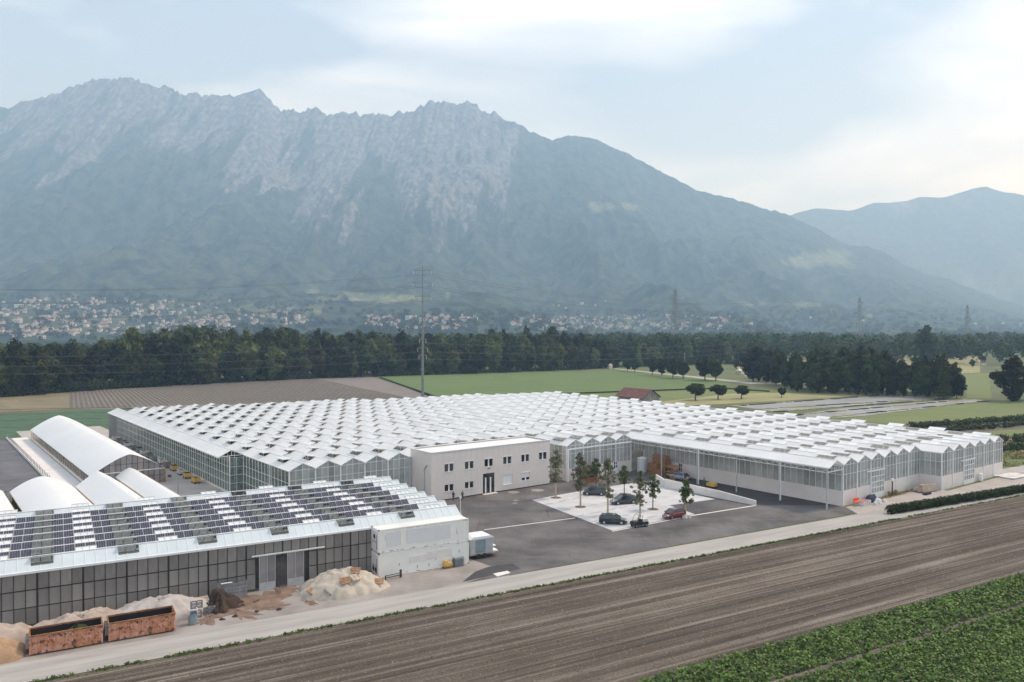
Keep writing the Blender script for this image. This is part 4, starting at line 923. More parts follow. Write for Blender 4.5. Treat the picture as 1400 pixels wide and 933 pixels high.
# --- piles behind the skips: pinkish sheet, grey sheet, compost
c = SG.w(-31.5, -1.4); heap('pink_sheet_heap', 'long heap under a pinkish sheet behind the rusty skips', 'heap', c, 6.0, 2.4, 1.65, SG.a + .03, 'tarp_pink', 5.5, .3, 64, 26, 2.2, edge=.12)
c = SG.w(-24.2, -.6); GHP = heap('grey_sheet_heap', 'long heap under a creased grey sheet between wall and right skip', 'heap', c, 5.4, 2.5, 1.85, SG.a + .05, 'tarp_grey', 8.2, .32, 64, 26, 2.3, edge=.10)
for x, y, lb in ((-1.6, -1.6, 'weathered pallet lying on the grey sheet above the right skip'), (4.2, .1, 'weathered pallet at the right end of the grey sheet')):
    q = SG.w(-24.2 + x, -.6 + y); pallet(lb, (q[0], q[1], on_heap(GHP, x, y) + .15), (.35, 0, SG.a + .1), 'wood_pale')
c = SG.w(-18.4, -1.2); heap('compost_heap', 'dark brown compost heap spilling out beside the grey sheet', 'heap', c, 2.2, 2.0, 1.4, SG.a, 'compost', 2.2, .6, 44, 18, 1.3, edge=.25)
c = SG.w(-40.3, -4.6); heap('sand_heap', 'ochre sand heap cut by the left edge of the picture', 'heap', c, 4.6, 2.4, 2.2, SG.a, 'sand', 1.1, .25, 48, 20, 1.5)
c = SG.w(-38.8, -2.3); heap('sand_sheet', 'pale sheet draped over the back of the ochre sand heap', 'sheet', c, 4.0, 1.8, 2.2, SG.a, 'tarp_pink', 4.4, .3, 48, 18, 2.0)
for i, (u, v, rx, ry, h) in enumerate([(-14.6, -1.4, 3.4, 2.0, .14), (-11.8, .2, 2.6, 1.7, .12), (-17.0, -3.4, 2.6, 1.3, .16), (-13.4, -3.9, 2.0, .8, .06), (-19.8, -4.0, 2.0, 1.0, .2), (-9.6, -4.4, 1.2, .5, .05), (-16.0, .4, 2.6, 1.4, .15)]):
    c = SG.w(u, v); heap('spilled_soil', None, None, c, rx, ry, h, SG.a + i, 'spoil', i * 3.1, .1, 40, 12, 1.2, kind='stuff', edge=.45)['label'] = 'brown soil trodden over the concrete before the sliding doors'
for i, (u, v) in enumerate([(-17.5, -4.8), (-16.2, -2.0), (-15.2, -4.4), (-18.8, -5.0), (-13.0, -5.0)]):
    c = SG.w(u, v); heap('soil_clod', None, None, c, .35, .25, .22, i, 'compost', i * 2.7, .1, 14, 6, kind='stuff')['label'] = 'dark soil clod dropped on the concrete yard'
# pallet frames and plank walls holding the heaps
for x, y, z, lb in ((-21.1, -3.1, 0, 'grey pallet standing upright at the right end of the skips, lower one'), (-19.7, -2.7, 0, 'grey pallet standing upright before the compost heap'), (-21.0, -3.0, .95, 'grey pallet standing upright on the lower one by the skips')):
    q = SG.w(x, y); pallet(lb, (q[0], q[1], z + .45), (R(90), 0, SG.a), 'wood_grey')
q = SG.w(-16.7, .9); t = thing('plank_wall', 'weathered plank wall behind the compost heap', 'plank wall', (q[0], q[1], 0), SG.a)
for j in range(5): MB().box(-1.6, 1.6, -.04, .04, .05 + j * .36, .05 + j * .36 + .3).build('plank', M['wood_grey'], t)
for x in (-1.5, 1.5): MB().box(x - .06, x + .06, .045, .15, 0, 2.0).build('post', M['wood_grey'], t)
MB().box(-1.2, 0, -.1, .1, 1.9, 1.97).build('top_board', M['paint_white'], t)
# white big bag
q = SG.w(-21.6, -4.8); t = thing('bulk_bag', 'half-empty white bulk bag standing at the right skip', 'bag', (q[0], q[1], .03), SG.a)
bb = MB(); rings = [(.42, 0), (.5, .3), (.46, .7), (.42, .95), (.45, 1.15)]
vs_ = [];
for r_, z in rings:
    for i in range(16):
        a = 2 * math.pi * i / 16; k = r_ / max(abs(math.cos(a)), abs(math.sin(a))) ** .7 * .9; vs_.append((k * math.cos(a), k * math.sin(a), z + .05 * noise.noise((i, z * 3, 0))))
bb.add(vs_, [(j * 16 + i, j * 16 + (i + 1) % 16, (j + 1) * 16 + (i + 1) % 16, (j + 1) * 16 + i) for j in range(4) for i in range(16)]); bb.build('sack', M['blue_grey'], t, smooth=True)
MB().cyl((0, 0, .8), (0, 0, .85), .4, n=12).build('filling', M['compost'], t)
hd = MB(); 
for sx in (-1, 1): hd.bar((sx * .4, -.4, 1.1), (sx * .4, -.4, 1.55), .07); hd.bar((sx * .4, -.4, 1.55), (sx * .4, .4, 1.5), .07); hd.bar((sx * .4, .4, 1.5), (sx * .4, .4, 1.1), .07)
hd.bar((-.4, -.4, 1.55), (.4, -.4, 1.55), .09); hd.build('loop', M['bag_white'], t)
# --- rusty orange skips
def skip(label, u0, u1, fill):
    q = SG.w(u0, -5.9); t = thing('rusty_skip', label, 'skip', (q[0], q[1], .03), SG.a); L_ = u1 - u0; W_, H_ = 2.3, 1.75
    b = MB(); b.box(0, L_, 0, .06, .12, H_); b.box(0, L_, W_ - .06, W_, .12, H_); b.box(0, .06, .06, W_ - .06, .12, H_); b.box(L_ - .06, L_, .06, W_ - .06, .12, H_); b.box(.06, L_ - .06, .06, W_ - .06, .12, .2)
    b.build('tub', M['skip_paint'], t)
    n = 12
    for i in range(n + 1):
        x = .06 + (L_ - .12) * i / n; MB().box(x - .07, x + .07, -.11, -.001, .15, H_ - .02).build('rib', M['skip_paint'], t)
    rm = MB(); rm.box(-.05, L_ + .05, -.12, .06, H_, H_ + .1); rm.box(-.05, L_ + .05, W_ - .06, W_ + .05, H_, H_ + .1); rm.box(-.05, .06, .06, W_ - .06, H_, H_ + .098); rm.box(L_ - .06, L_ + .05, .06, W_ - .06, H_, H_ + .098); rm.build('rim', M['rust'], t)
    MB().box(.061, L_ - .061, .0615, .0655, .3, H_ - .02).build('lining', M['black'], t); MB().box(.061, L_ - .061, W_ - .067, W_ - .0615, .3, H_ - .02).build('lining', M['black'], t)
    sk = MB(); sk.box(.2, L_ - .2, .2, .35, 0, .12); sk.box(.2, L_ - .2, W_ - .35, W_ - .2, 0, .12); sk.build('skid', M['black'], t)
    MB().box(-.3, -.01, .3, W_ - .3, .6, 1.5).build('hook_frame', M['steel_grey'], t)
    if fill:
        gw = heap('garden_waste', None, None, (0, 0), 1.7, .75, .75, 0, 'leaf_hedge', 6, .3, 24, 8); gw.parent = t; gw.location = (L_ * .62, W_ / 2, .95)
    else: MB().box(.1, L_ - .1, .1, W_ - .1, .5, .55).build('filling', M['compost'], t)
    return t
skip('rusty orange skip with peeling paint and green waste, left of the pair', -35.8, -29.8, True)
skip('rusty orange skip with peeling paint, right of the pair', -29.3, -23.4, False)

# ================================================================== CARS
def car(label, px, py, heading, paint, L_=4.2, W_=1.76, H_=1.48, hatch=True):
    c = at(px, py); t = thing('parked_car', label, 'car', (c[0], c[1], .05), heading); h = L_ / 2
    # shape stations: x, belt height, half width
    body = MB(); st = [(-h, .55, .62), (-h + .06, .82, .76), (-h + .5, .93, .85), (-.6, .95, .88), (.75, .92, .88), (h - .75, .80, .86), (h - .15, .66, .74), (h, .50, .58)]
    ring = lambda x, zb, hw: [(x, -hw * .92, .24), (x, -hw, .42), (x, -hw, zb - .14), (x, -hw * .93, zb), (x, hw * .93, zb), (x, hw, zb - .14), (x, hw, .42), (x, hw * .92, .24)]
    vs_ = []; [vs_.extend(ring(x, zb, hw * W_ / 1.76)) for x, zb, hw in st]
    fs = [(j * 8 + i, j * 8 + (i + 1) % 8, (j + 1) * 8 + (i + 1) % 8, (j + 1) * 8 + i) for j in range(len(st) - 1) for i in range(8)] + [tuple(range(8)), tuple(range((len(st) - 1) * 8, len(st) * 8))[::-1]]
    body.add(vs_, fs); body.build('body', M[paint], t, smooth=False)
    r0 = -h + (.12 if hatch else .9); r1, r2, r3 = -h + (.62 if hatch else 1.3), .35, 1.2
    hw, rw = W_ / 2 * .93, W_ / 2 * .72
    cb = MB(); P = lambda x, y, z: (x, y, z)
    low = [(r0, .91), (r3, .90)]; top = [(r1, H_ - .05), (r2, H_ - .02)]; mid = [((r1 + r2) / 2, H_)]
    cb.add([(r1, -rw, H_ - .05), ((r1+r2)/2, -rw, H_), (r2, -rw, H_ - .03), (r2, rw, H_ - .03), ((r1+r2)/2, rw, H_), (r1, rw, H_ - .05)], [(0, 1, 4, 5), (1, 2, 3, 4)])
    for s_ in (-1, 1):
        for xl, xt in ((r0, r1), (-.25, -.22), (r3, r2)): cb.bar((xl, s_ * hw, .90), (xt, s_ * rw, H_ - .04), .09, .09)
    cb.build('roof', M[paint], t)
    gl_ = lambda *q: MB().quad(*q).build('window', M['car_glass'], t)
    e = .004
    gl_((r3, -hw, .90), (r3, hw, .90), (r2, rw, H_ - .04), (r2, -rw, H_ - .04)); gl_((r0, hw, .91), (r0, -hw, .91), (r1, -rw, H_ - .06), (r1, rw, H_ - .06))
    for s_ in (-1, 1):
        gl_((-.22, s_ * hw, .93), (r3 - .05, s_ * hw, .92), (r2, s_ * rw, H_ - .05), (-.20, s_ * rw, H_ - .03)); gl_((r0 + .1, s_ * hw, .93), (-.26, s_ * hw, .93), (-.24, s_ * rw, H_ - .03), (r1, s_ * rw, H_ - .06))
        MB().box(.95, 1.15, s_ * (W_ / 2 + .02) - .08, s_ * (W_ / 2 + .02) + .08, .92, 1.06).build('mirror', M[paint], t)
        MB().box(h - .28, h - .10, s_ * .56 - .16, s_ * .56 + .16, .60, .73).build('headlight', M['lamp_glass'], t)
        MB().box(-h - .005, -h + .2, s_ * .64 - .12, s_ * .64 + .12, .68, .90).build('tail_light', M['tail_red'], t)
        for x in (-h + .8, h - .85):
            w = ob('wheel', None, t, (x, s_ * (W_ / 2 - .10), .31)); MB().cyl((0, -.10, 0), (0, .10, 0), .31, n=18).build('tyre', M['rubber'], w); MB().cyl((0, s_ * .06, 0), (0, s_ * .108, 0), .2, n=12).build('rim', M['rim'], w)
    for x, nm in ((h - .012, 'number_plate'), (-h - .012, 'number_plate')): MB().box(x, x + .024, -.26, .26, .44, .55).build(nm, M['paint_white'], t)
    MB().box(h - .08, h + .005, -.45, .45, .30, .42).build('grille', M['black'], t)
    return t
A1 = GH.a
car('anthracite hatchback parked at the back of the slab between two young trees', 812.5, 677, R(172), 'car_anthracite')
car('dark blue estate car parked mid-slab beside a thin tree', 852, 689, R(200), 'car_navy', 4.6, 1.8, 1.5)
car('black hatchback parked at the front edge of the slab', 838, 716.3, R(-8), 'car_black', 4.3)
car('dark red small hatchback parked at the kerb beside a young tree', 921, 708.6, R(213), 'car_red', 3.9, 1.68, 1.5)
car('silver-blue car half hidden behind the crates at the long wall', 929, 656, R(128), 'car_silver', 4.0)
# small open utility cart with pale load
c = at(874, 720.5); t = thing('utility_cart', 'small dark open utility cart with pale cargo at the slab corner', 'cart', (c[0], c[1], .05), R(205))
MB().prism([(-1.3, .35), (1.25, .35), (1.35, .5), (1.2, .85), (.75, .9), (.6, .55), (-.1, .5), (-.2, .75), (-1.3, .75)], -.6, .6).build('body', M['black'], t)
MB().box(-.15, .25, -.5, .5, .56, .68).build('seat', M['dark_frame'], t); MB().box(-.22, -.12, -.5, .5, .76, 1.15).build('backrest', M['dark_frame'], t)
rbk = MB()
for y in (-.55, .55): rbk.bar((.95, y, .88), (.45, y, 1.75), .05); rbk.bar((-.25, y, .75), (-.2, y, 1.75), .05); rbk.bar((.45, y, 1.75), (-.2, y, 1.75), .05)
rbk.build('roll_frame', M['steel_grey'], t); MB().box(-1.25, -.3, -.5, .5, .76, 1.15).build('cargo', M['bag_white'], t)
for x in (-.85, .9):
    for y in (-.55, .55): w = ob('wheel', None, t, (x, y, .28)); MB().cyl((0, -.1, 0), (0, .1, 0), .28, n=14).build('tyre', M['rubber'], w); MB().cyl((0, -.11, 0), (0, .11, 0), .13, n=10).build('rim', M['rim'], w)

# ================================================================== COURTYARD THINGS
# retaining wall of the sunken slab
w0, w1, wl = at(909, 667), at(1033.5, 691.5), at(897, 659)
t = thing('retaining_wall', 'pale concrete retaining wall stepping down beside the parking slab', 'wall', (w0[0], w0[1], 0), math.atan2(w1[1] - w0[1], w1[0] - w0[0])); LW = float(np.linalg.norm(w1 - w0))
MB().add([(0, -.15, 0), (LW * .62, -.15, 0), (LW * .62, .15, 0), (0, .15, 0), (0, -.15, 1.65), (LW * .62, -.15, 1.35), (LW * .62, .15, 1.35), (0, .15, 1.65)], [(0,3,2,1),(4,5,6,7),(0,1,5,4),(1,2,6,5),(2,3,7,6),(3,0,4,7)]).build('wall_section', M['concrete'], t)
MB().add([(LW * .622, -.145, 0), (LW, -.145, 0), (LW, .145, 0), (LW * .622, .145, 0), (LW * .622, -.145, 1.35), (LW, -.145, .85), (LW, .145, .85), (LW * .622, .145, 1.35)], [(0,3,2,1),(4,5,6,7),(0,1,5,4),(1,2,6,5),(2,3,7,6),(3,0,4,7)]).build('wall_section', M['concrete'], t)
dl = np.array(wl) - np.array(w0); ll = float(np.linalg.norm(dl)); o = MB().box(.16, ll, -.15, .15, 0, 1.5).build('wall_return', M['concrete'], t); o.rotation_euler = (0, 0, math.atan2(dl[1], dl[0]) - t.rotation_euler[2])
sheet('back_lane', [at(915, 660), at(1040, 691), GH.w(0.3, 1), GH.w(0.3, 36)], 0.05, 'asphalt_fresh')
# white water tank in the doorway
q = GH.w(-2.2, 43.2); t = thing('water_tank', 'white ribbed water tank standing in the dark doorway', 'tank', (q[0], q[1], .04))
MB().cyl((0, 0, 0), (0, 0, 2.9), 1.05, n=28).build('shell', M['tank'], t, smooth=False)
for z in (.5, 1.1, 1.7, 2.3): MB().cyl((0, 0, z), (0, 0, z + .06), 1.075, n=28).build('rib', M['white_metal'], t)
MB().cyl((0, 0, 2.9), (0, 0, 3.15), 1.0, .3, n=28).build('lid', M['white_metal'], t)
# stacks of orange crates under the canopy
crm = MB(); 
for x in (-.6, .6):
    for y in (-.5, .5): crm.box(x - .05, x + .05, y - .05, y + .05, 0, .78)
for z in (.06, .27, .48, .66):
    for y in (-.54, .54): crm.box(-.6, .6, y - .012, y + .012, z, z + .13)
    for x in (-.64, .64): crm.box(x - .012, x + .012, -.5, .5, z, z + .13)
crm.box(-.6, .6, -.5, .5, .02, .05); CRM = crm.mesh('crate', M['wood_orange'])
n_ = 0
for iu, (u, v, hgt) in enumerate([(-2.9, 39.8, 3), (-2.9, 38.6, 3), (-1.5, 39.9, 5), (-1.5, 38.7, 5), (-1.5, 37.5, 5), (-.3, 39.5, 4), (-.3, 38.2, 3), (-2.9, 37.4, 2)]):
    for j in range(hgt):
        q = GH.w(u, v); o = ob('wooden_crate', CRM, None, (q[0], q[1], .04 + j * .8), GH.a + random.uniform(-.04, .04))
        tag(o, 'orange wooden crate in the tall stack under the canopy', 'crate', 'orange crates stacked under the canopy'); n_ += 1
q = GH.w(-3.4, 33.6); t = thing('timber_rack', 'orange timber rack with sloping boards beside the crate stack', 'rack', (q[0], q[1], .04), GH.a)
for x in (0, 1.2, 2.4):
    for y in (0, 2.4): MB().box(x - .06, x + .06, y - .06, y + .06, 0, 2.0 + .15 * (y > 1)).build('post', M['wood_orange'], t)
for i in range(7): MB().box(-.2, 2.6, -.15 + i * .4, .15 + i * .4, 2.16 + i * .01, 2.2 + i * .01).build('board', M['wood_orange'], t)
for z in (.5, 1.2): MB().box(.1, 2.3, .1, 2.3, z, z + .06).build('shelf', M['wood'], t)
for i in range(5): MB().box(.2 + .4 * i, .5 + .4 * i, .2, 2.2, .57, .57 + random.uniform(.2, .5)).build('stored_box', M['wood'], t)
q = GH.w(-5.3, 32.3); pallet('orange pallet leaning at the front of the timber rack', (q[0], q[1], .5), (R(75), 0, GH.a), 'wood_orange')
# potted shrubs at the courtyard wall
# yellow floor sweeper and worker on the lane
c = at(973, 667); t = thing('yellow_sweeper', 'small yellow machine on the dark lane along the long wall', 'machine', (c[0], c[1], .05), GH.a + R(-90))
MB().prism([(-.9, .3), (.9, .3), (.9, .75), (.5, .95), (-.7, .95), (-.9, .75)], -.5, .5).build('body', M['yellow'], t); MB().box(-.8, .8, -.45, .45, .16, .3).build('chassis', M['rust'], t)
for x in (-.6, .6):
    for y in (-.45, .45): MB().cyl((x, y - .08, .16), (x, y + .08, .16), .16, n=12).build('wheel', M['rubber'], t)
MB().bar((-.85, 0, .7), (-1.4, 0, 1.1), .06).build('handle', M['black'], t)
c = at(936.5, 708.8); heap('boulder', 'pale boulder at the foot of the tree by the red car', 'stone', c, .55, .4, .55, .3, 'stone', 4, .15, 18, 8); 
c = at(942, 708.5); heap('boulder', 'second pale boulder right of the tree by the red car', 'stone', c, .45, .4, .45, 1.3, 'stone', 7, .15, 18, 8)
# thin white post with small sign plate
c = at(629.5, 704); t = thing('post_lamp', 'thin white post with a pale head on the forecourt by the solar roof', 'lamp post', (c[0], c[1], .04))
MB().cyl((0, 0, 0), (0, 0, 2.6), .06, n=8).build('pole', M['white_metal'], t); MB().cyl((0, 0, 2.6), (0, 0, 3.0), .18, n=10).build('head', M['lamp_glass'], t); MB().cyl((0, 0, 0), (0, 0, .12), .2, n=10).build('foot', M['concrete'], t)
# air unit and white bin by the office corner
q = GH.w(-54.6, 50.4); t = thing('outdoor_unit', 'small outdoor machinery box at the left corner of the office', 'machinery', (q[0], q[1], .04), GH.a)
MB().box(0, 1.0, 0, .6, .2, 1.5).build('case', M['galv'], t); MB().cyl((.5, -.03, .9), (.5, 0, .9), .35, n=16).build('fan', M['black'], t); MB().box(.05, .95, .05, .55, 0, .2).build('foot', M['dark_frame'], t)
q = GH.w(-57.2, 49.5); t = thing('garden_table', 'white table beside the glasshouse near the office corner', 'table', (q[0], q[1], .04), GH.a)
MB().box(-1, 1, -.5, .5, .72, .78).build('table_top', M['paint_white'], t)
for x in (-.9, .9):
    for y in (-.4, .4): MB().box(x - .04, x + .04, y - .04, y + .04, 0, .72).build('leg', M['galv'], t)
# bicycle at the office wall
c = at(690, 668.5); t = thing('bicycle', 'dark bicycle leaning at the office wall beside the door', 'bicycle', (c[0], c[1], .04), GH.a)
for x in (-.52, .52):
    w = ob('wheel', None, t, (x, 0, .34)); tm = MB(); 
    for i in range(18): a, b = 2 * math.pi * i / 18, 2 * math.pi * (i + 1) / 18; tm.bar((.33 * math.cos(a), 0, .33 * math.sin(a)), (.33 * math.cos(b), 0, .33 * math.sin(b)), .035, .035)
    tm.build('tyre', M['rubber'], w); sp_ = MB()
    for i in range(6): a = math.pi * i / 6; sp_.bar((-.32 * math.cos(a), 0, -.32 * math.sin(a)), (.32 * math.cos(a), 0, .32 * math.sin(a)), .008)
    sp_.build('spokes', M['rim'], w)
bf = MB()
for a, b in (((-.52, .34), (-.15, .3)), ((-.52, .34), (-.2, .8)), ((-.2, .8), (-.15, .3)), ((-.2, .78), (.38, .82)), ((-.15, .3), (.38, .75)), ((.38, .9), (.52, .34))): bf.bar((a[0], 0, a[1]), (b[0], 0, b[1]), .035)
bf.build('frame', M['black'], t); MB().box(-.33, -.07, -.07, .07, .86, .92).build('saddle', M['black'], t); MB().bar((.36, -.28, .98), (.36, .28, .98), .03).build('handlebar', M['black'], t)

# ================================================================== PEOPLE
def person(label, px, py, z, face, shirt, trousers, arm=0.0, hair=(0.03, 0.02, 0.015)):
    c = at(px, py, z); H_ = 1.76
    sk = {'pel': (0, 0, .95, .15), 'wst': (0, .01, 1.12, .135), 'chs': (0, 0, 1.34, .165), 'nck': (0, 0, 1.50, .06), 'hd0': (0, -.02, 1.60, .085), 'hd1': (0, -.01, 1.70, .085)}
    eds = [('pel', 'wst'), ('wst', 'chs'), ('chs', 'nck'), ('nck', 'hd0'), ('hd0', 'hd1')]
    for s_, n in ((-1, 'l'), (1, 'r')):
        st = .10 * s_
        sk.update({n + 'hip': (s_ * .10, 0, .88, .10), n + 'kne': (s_ * .11, -.03 - st * .4, .50, .065), n + 'ank': (s_ * .12, .02 - st * .6, .09, .045), n + 'toe': (s_ * .13, -.15 - st * .6, .04, .04),
                   n + 'sho': (s_ * .19, 0, 1.43, .07), n + 'elb': (s_ * .26, .02 - .12 * arm, 1.15, .045), n + 'wri': (s_ * (.25 - .1 * arm), -.06 - .22 * arm, .92 + .16 * arm, .032), n + 'pal': (s_ * (.245 - .12 * arm), -.09 - .26 * arm, .84 + .18 * arm, .035)})
        eds += [('pel', n + 'hip'), (n + 'hip', n + 'kne'), (n + 'kne', n + 'ank'), (n + 'ank', n + 'toe'), ('chs', n + 'sho'), (n + 'sho', n + 'elb'), (n + 'elb', n + 'wri'), (n + 'wri', n + 'pal')]
        pw_ = sk[n + 'pal']
        for i, (dx, dz) in enumerate(((-.025, -.085), (-.008, -.095), (.009, -.09), (.024, -.075))):
            sk[n + 'f%d' % i] = (pw_[0] + dx * .9, pw_[1] - .01 + .012 * i, pw_[2] + dz, .010); eds.append((n + 'pal', n + 'f%d' % i))
        sk[n + 'th'] = (pw_[0] - s_ * .03, pw_[1] - .045, pw_[2] - .03, .011); eds.append((n + 'wri', n + 'th'))
    names = list(sk); me = bpy.data.meshes.new('body'); me.from_pydata([sk[k][:3] for k in names], [(names.index(a), names.index(b)) for a, b in eds], [])
    o = bpy.data.objects.new('tmp', me); COL.objects.link(o); md = o.modifiers.new('s', 'SKIN'); sd_ = o.modifiers.new('u', 'SUBSURF'); sd_.levels = 1
    for i, k in enumerate(names): me.skin_vertices[0].data[i].radius = (sk[k][3], sk[k][3] * (.72 if k in ('pel', 'wst', 'chs') else 1)); me.skin_vertices[0].data[i].use_root = (k == 'pel')
    dg = bpy.context.evaluated_depsgraph_get(); nm = bpy.data.meshes.new_from_object(o.evaluated_get(dg)); bpy.data.objects.remove(o)
    nm.materials.clear()
    for m_ in (M['skin'], shirt, trousers, M['black']): nm.materials.append(m_)
    for p in nm.polygons:
        x, y, zz = p.center; p.use_smooth = True
        p.material_index = 3 if zz < .10 else 2 if zz < .97 and abs(x) < .19 else 0 if zz > 1.49 or (abs(x) > .2 and zz < 1.12) else 1
    t = thing('person', label, 'person', (c[0], c[1], z), face); ob('body', nm, t)
    hr = MB(); vs_ = []
    for j in range(6):
        for i in range(12):
            a = 2 * math.pi * i / 12; b = math.pi / 2 * j / 5; k = 1.0 if math.sin(a) > -.3 else .8; vs_.append((.098 * math.cos(a) * math.cos(b), .01 + .105 * math.sin(a) * math.cos(b), 1.69 - .07 * (1 - j / 5) * (math.sin(a) > 0) + .105 * math.sin(b)))
    hr.add(vs_, [(j * 12 + i, j * 12 + (i + 1) % 12, (j + 1) * 12 + (i + 1) % 12, (j + 1) * 12 + i) for j in range(5) for i in range(12)]); hr.build('hair', pm('hair%d' % int(px), hair, .7, .2, 6), t)
    return t
pm('cloth_dark', (.03, .033, .04), .85, .2, 4); pm('cloth_grey', (.10, .10, .11), .85, .2, 4); pm('cloth_blue', (.06, .14, .25), .85, .2, 4); pm('jeans', (.04, .05, .08), .9, .2, 4)
person('person in dark clothes standing by the office wall, left of the two', 619.8, 685.6, .04, R(160), M['cloth_dark'], M['jeans'], .6)
person('person in a grey top standing by the office wall, right of the two', 632.2, 684.8, .04, R(215), M['cloth_grey'], M['cloth_dark'], .3)
person('person in pale blue bending hands to the yellow machine on the lane', 962.5, 665.5, .05, R(60), M['cloth_blue'], M['cloth_grey'], 1.0)

# ================================================================== PLANTS
def leaves(n, lobes, size, seed, flat=0.0, shell=0.4, asp=0.7):
    rg = np.random.default_rng(seed); L = np.array(lobes, float); w = (L[:, 3] * L[:, 4] * L[:, 5]) ** (2 / 3); k = rg.choice(len(L), n, p=w / w.sum())
    d = rg.normal(size=(n, 3)); d /= np.linalg.norm(d, axis=1)[:, None]; r = rg.random(n) ** shell
    c = L[k, :3] + d * r[:, None] * L[k, 3:]
    nn = d * 1.3 + rg.normal(size=(n, 3)) * .55; nn[:, 2] += flat; nn /= np.linalg.norm(nn, axis=1)[:, None]
    a = np.cross(nn, rg.normal(size=(n, 3))); a /= np.linalg.norm(a, axis=1)[:, None]; b = np.cross(nn, a)
    s = size * (.6 + .8 * rg.random(n))[:, None]
    v = np.stack([c - a * s, c - b * s * asp, c + a * s, c + b * s * asp], 1).reshape(-1, 3)
    return v, np.arange(4 * n).reshape(n, 4)
def crown_lobes(seed, w, z0, z1, n, kind='round'):
    rg = random.Random(seed); out = []
    for i in range(n):
        f_ = (i + .5) / n; z = z0 + (z1 - z0) * f_
        prof = {'round': math.sin(math.pi * (.12 + .80 * f_)) ** .7, 'cone': 1.05 * (1 - f_) + .08, 'oval': math.sin(math.pi * (.06 + .9 * f_)) ** .8, 'column': .75 + .25 * math.sin(math.pi * f_)}[kind]
        for j in range(2 if kind != 'cone' else 1):
            a = rg.uniform(0, 6.28); rr = w * prof * rg.uniform(.25, .62) if kind != 'cone' else 0
            s = w * prof * rg.uniform(.42, .62) if kind != 'cone' else w * prof
            out.append((rr * math.cos(a), rr * math.sin(a), z, s, s, max(.12 * (z1 - z0), s * .72) if kind != 'cone' else (z1 - z0) / n * .8))
    return out
def trunk_mesh(name, h, r, limbs, spread, seed, mat, lean=0.0, zl=.45):
    rg = random.Random(seed); mb = MB(); mb.cyl((0, 0, 0), (lean, 0, h * .55), r, r * .7, 8); mb.cyl((lean, 0, h * .55), (lean * 1.2, 0, h), r * .7, r * .15, 8)
    for i in range(limbs):
        z = h * rg.uniform(zl, .85); a = rg.uniform(0, 6.28); s = spread * rg.uniform(.5, 1) * (1 - .5 * (z / h - zl)); mb.cyl((lean, 0, z), (lean + s * math.cos(a), s * math.sin(a), z + s * rg.uniform(.4, .9)), r * .4, r * .08, 6)
    return mb.mesh(name, M[mat])
# --- young trees of the car park
YT = []
for s_ in range(4):
    h = 6.6 if s_ < 3 else 4.2; zb = 2.0 if s_ < 3 else 1.5; rg = random.Random(30 + s_); lb = []
    for i in range(80 if s_ < 3 else 55):
        f_ = rg.random() ** .85; w = (1.2 if s_ < 3 else 1.0) * (math.sin(math.pi * (.16 + .80 * f_)) ** .9) * rg.uniform(.1, 1.0); a = rg.uniform(0, 6.28)
        q = rg.uniform(.16, .36); lb.append((w * math.cos(a), w * math.sin(a), zb + (h - zb) * f_, q, q, q * .9))
    v, f = leaves(2000 if s_ < 3 else 1500, lb, .105, 40 + s_, shell=.6)
    YT.append((npmesh('crown', v, f, M['leaf_young'] if s_ < 3 else M['leaf_fresh']), trunk_mesh('trunk', h, .075, 16, .9, s_, 'bark', 0, .32), h))
wrap = MB().cyl((0, 0, 0), (0, 0, 2.1), .12, .105, 10).mesh('trunk_wrap', M['trunk_wrap'])
LBL = [(759.7, 681, 0, 1.26, 'slim young tree at the left corner of the slab by the office end'), (793.6, 693.5, 1, 1.36, 'slim young tree on the left part of the parking slab'), (831, 704.5, 2, 1.36, 'tall slim young tree rising behind the black hatchback'),
       (853.5, 676, 3, 1.18, 'small fresh green tree at the back of the parking slab'), (875, 713.5, 0, 1.18, 'sparse young tree at the slab corner beside the utility cart'), (892.6, 696.8, 3, 1.3, 'small fresh green tree in a round pit mid-slab'),
       (937, 706.5, 3, 1.36, 'small round young tree beside the dark red car'), (815, 663, 3, 1.15, 'fresh green tree in front of the courtyard glass wall')]
for i, (px, py, k, sc, lab) in enumerate(LBL):
    c = at(px, py); t = thing('young_tree', lab, 'tree', (c[0], c[1], .05), i * 1.3, 'young trees of the car park'); t.scale = (sc, sc, sc)
    ob('crown', YT[k][0], t); ob('trunk', YT[k][1], t)
    if k != 3 or i == 6: ob('trunk_wrap', wrap, t)
    pit = MB().cyl((c[0], c[1], .0), (c[0], c[1], .056), .95, n=24).build('tree_pit', M['field_dark']); tag(pit, kind='structure')
for i, (px, py) in enumerate(((797, 661), (802.5, 660.2), (808, 659.4), (813.5, 658.6))):
    c = at(px, py); t = thing('potted_shrub', 'dark leafy shrub in a reddish crate by the courtyard wall', 'shrub', (c[0], c[1], .04), GH.a, 'shrubs by the courtyard wall')
    v, f = leaves(420, [(0, 0, 2.1, .8, .8, 1.3), (.3, 0, 3, .5, .5, .6)], .16, 60 + i); ob('foliage', npmesh('foliage', v, f, M['leaf_young']), t); MB().box(-.6, .6, -.5, .5, 0, 1.0).build('crate', M['rust'], t); MB().cyl((0, 0, 1.0), (0, 0, 2.2), .05, n=6).build('stem', M['bark'], t)
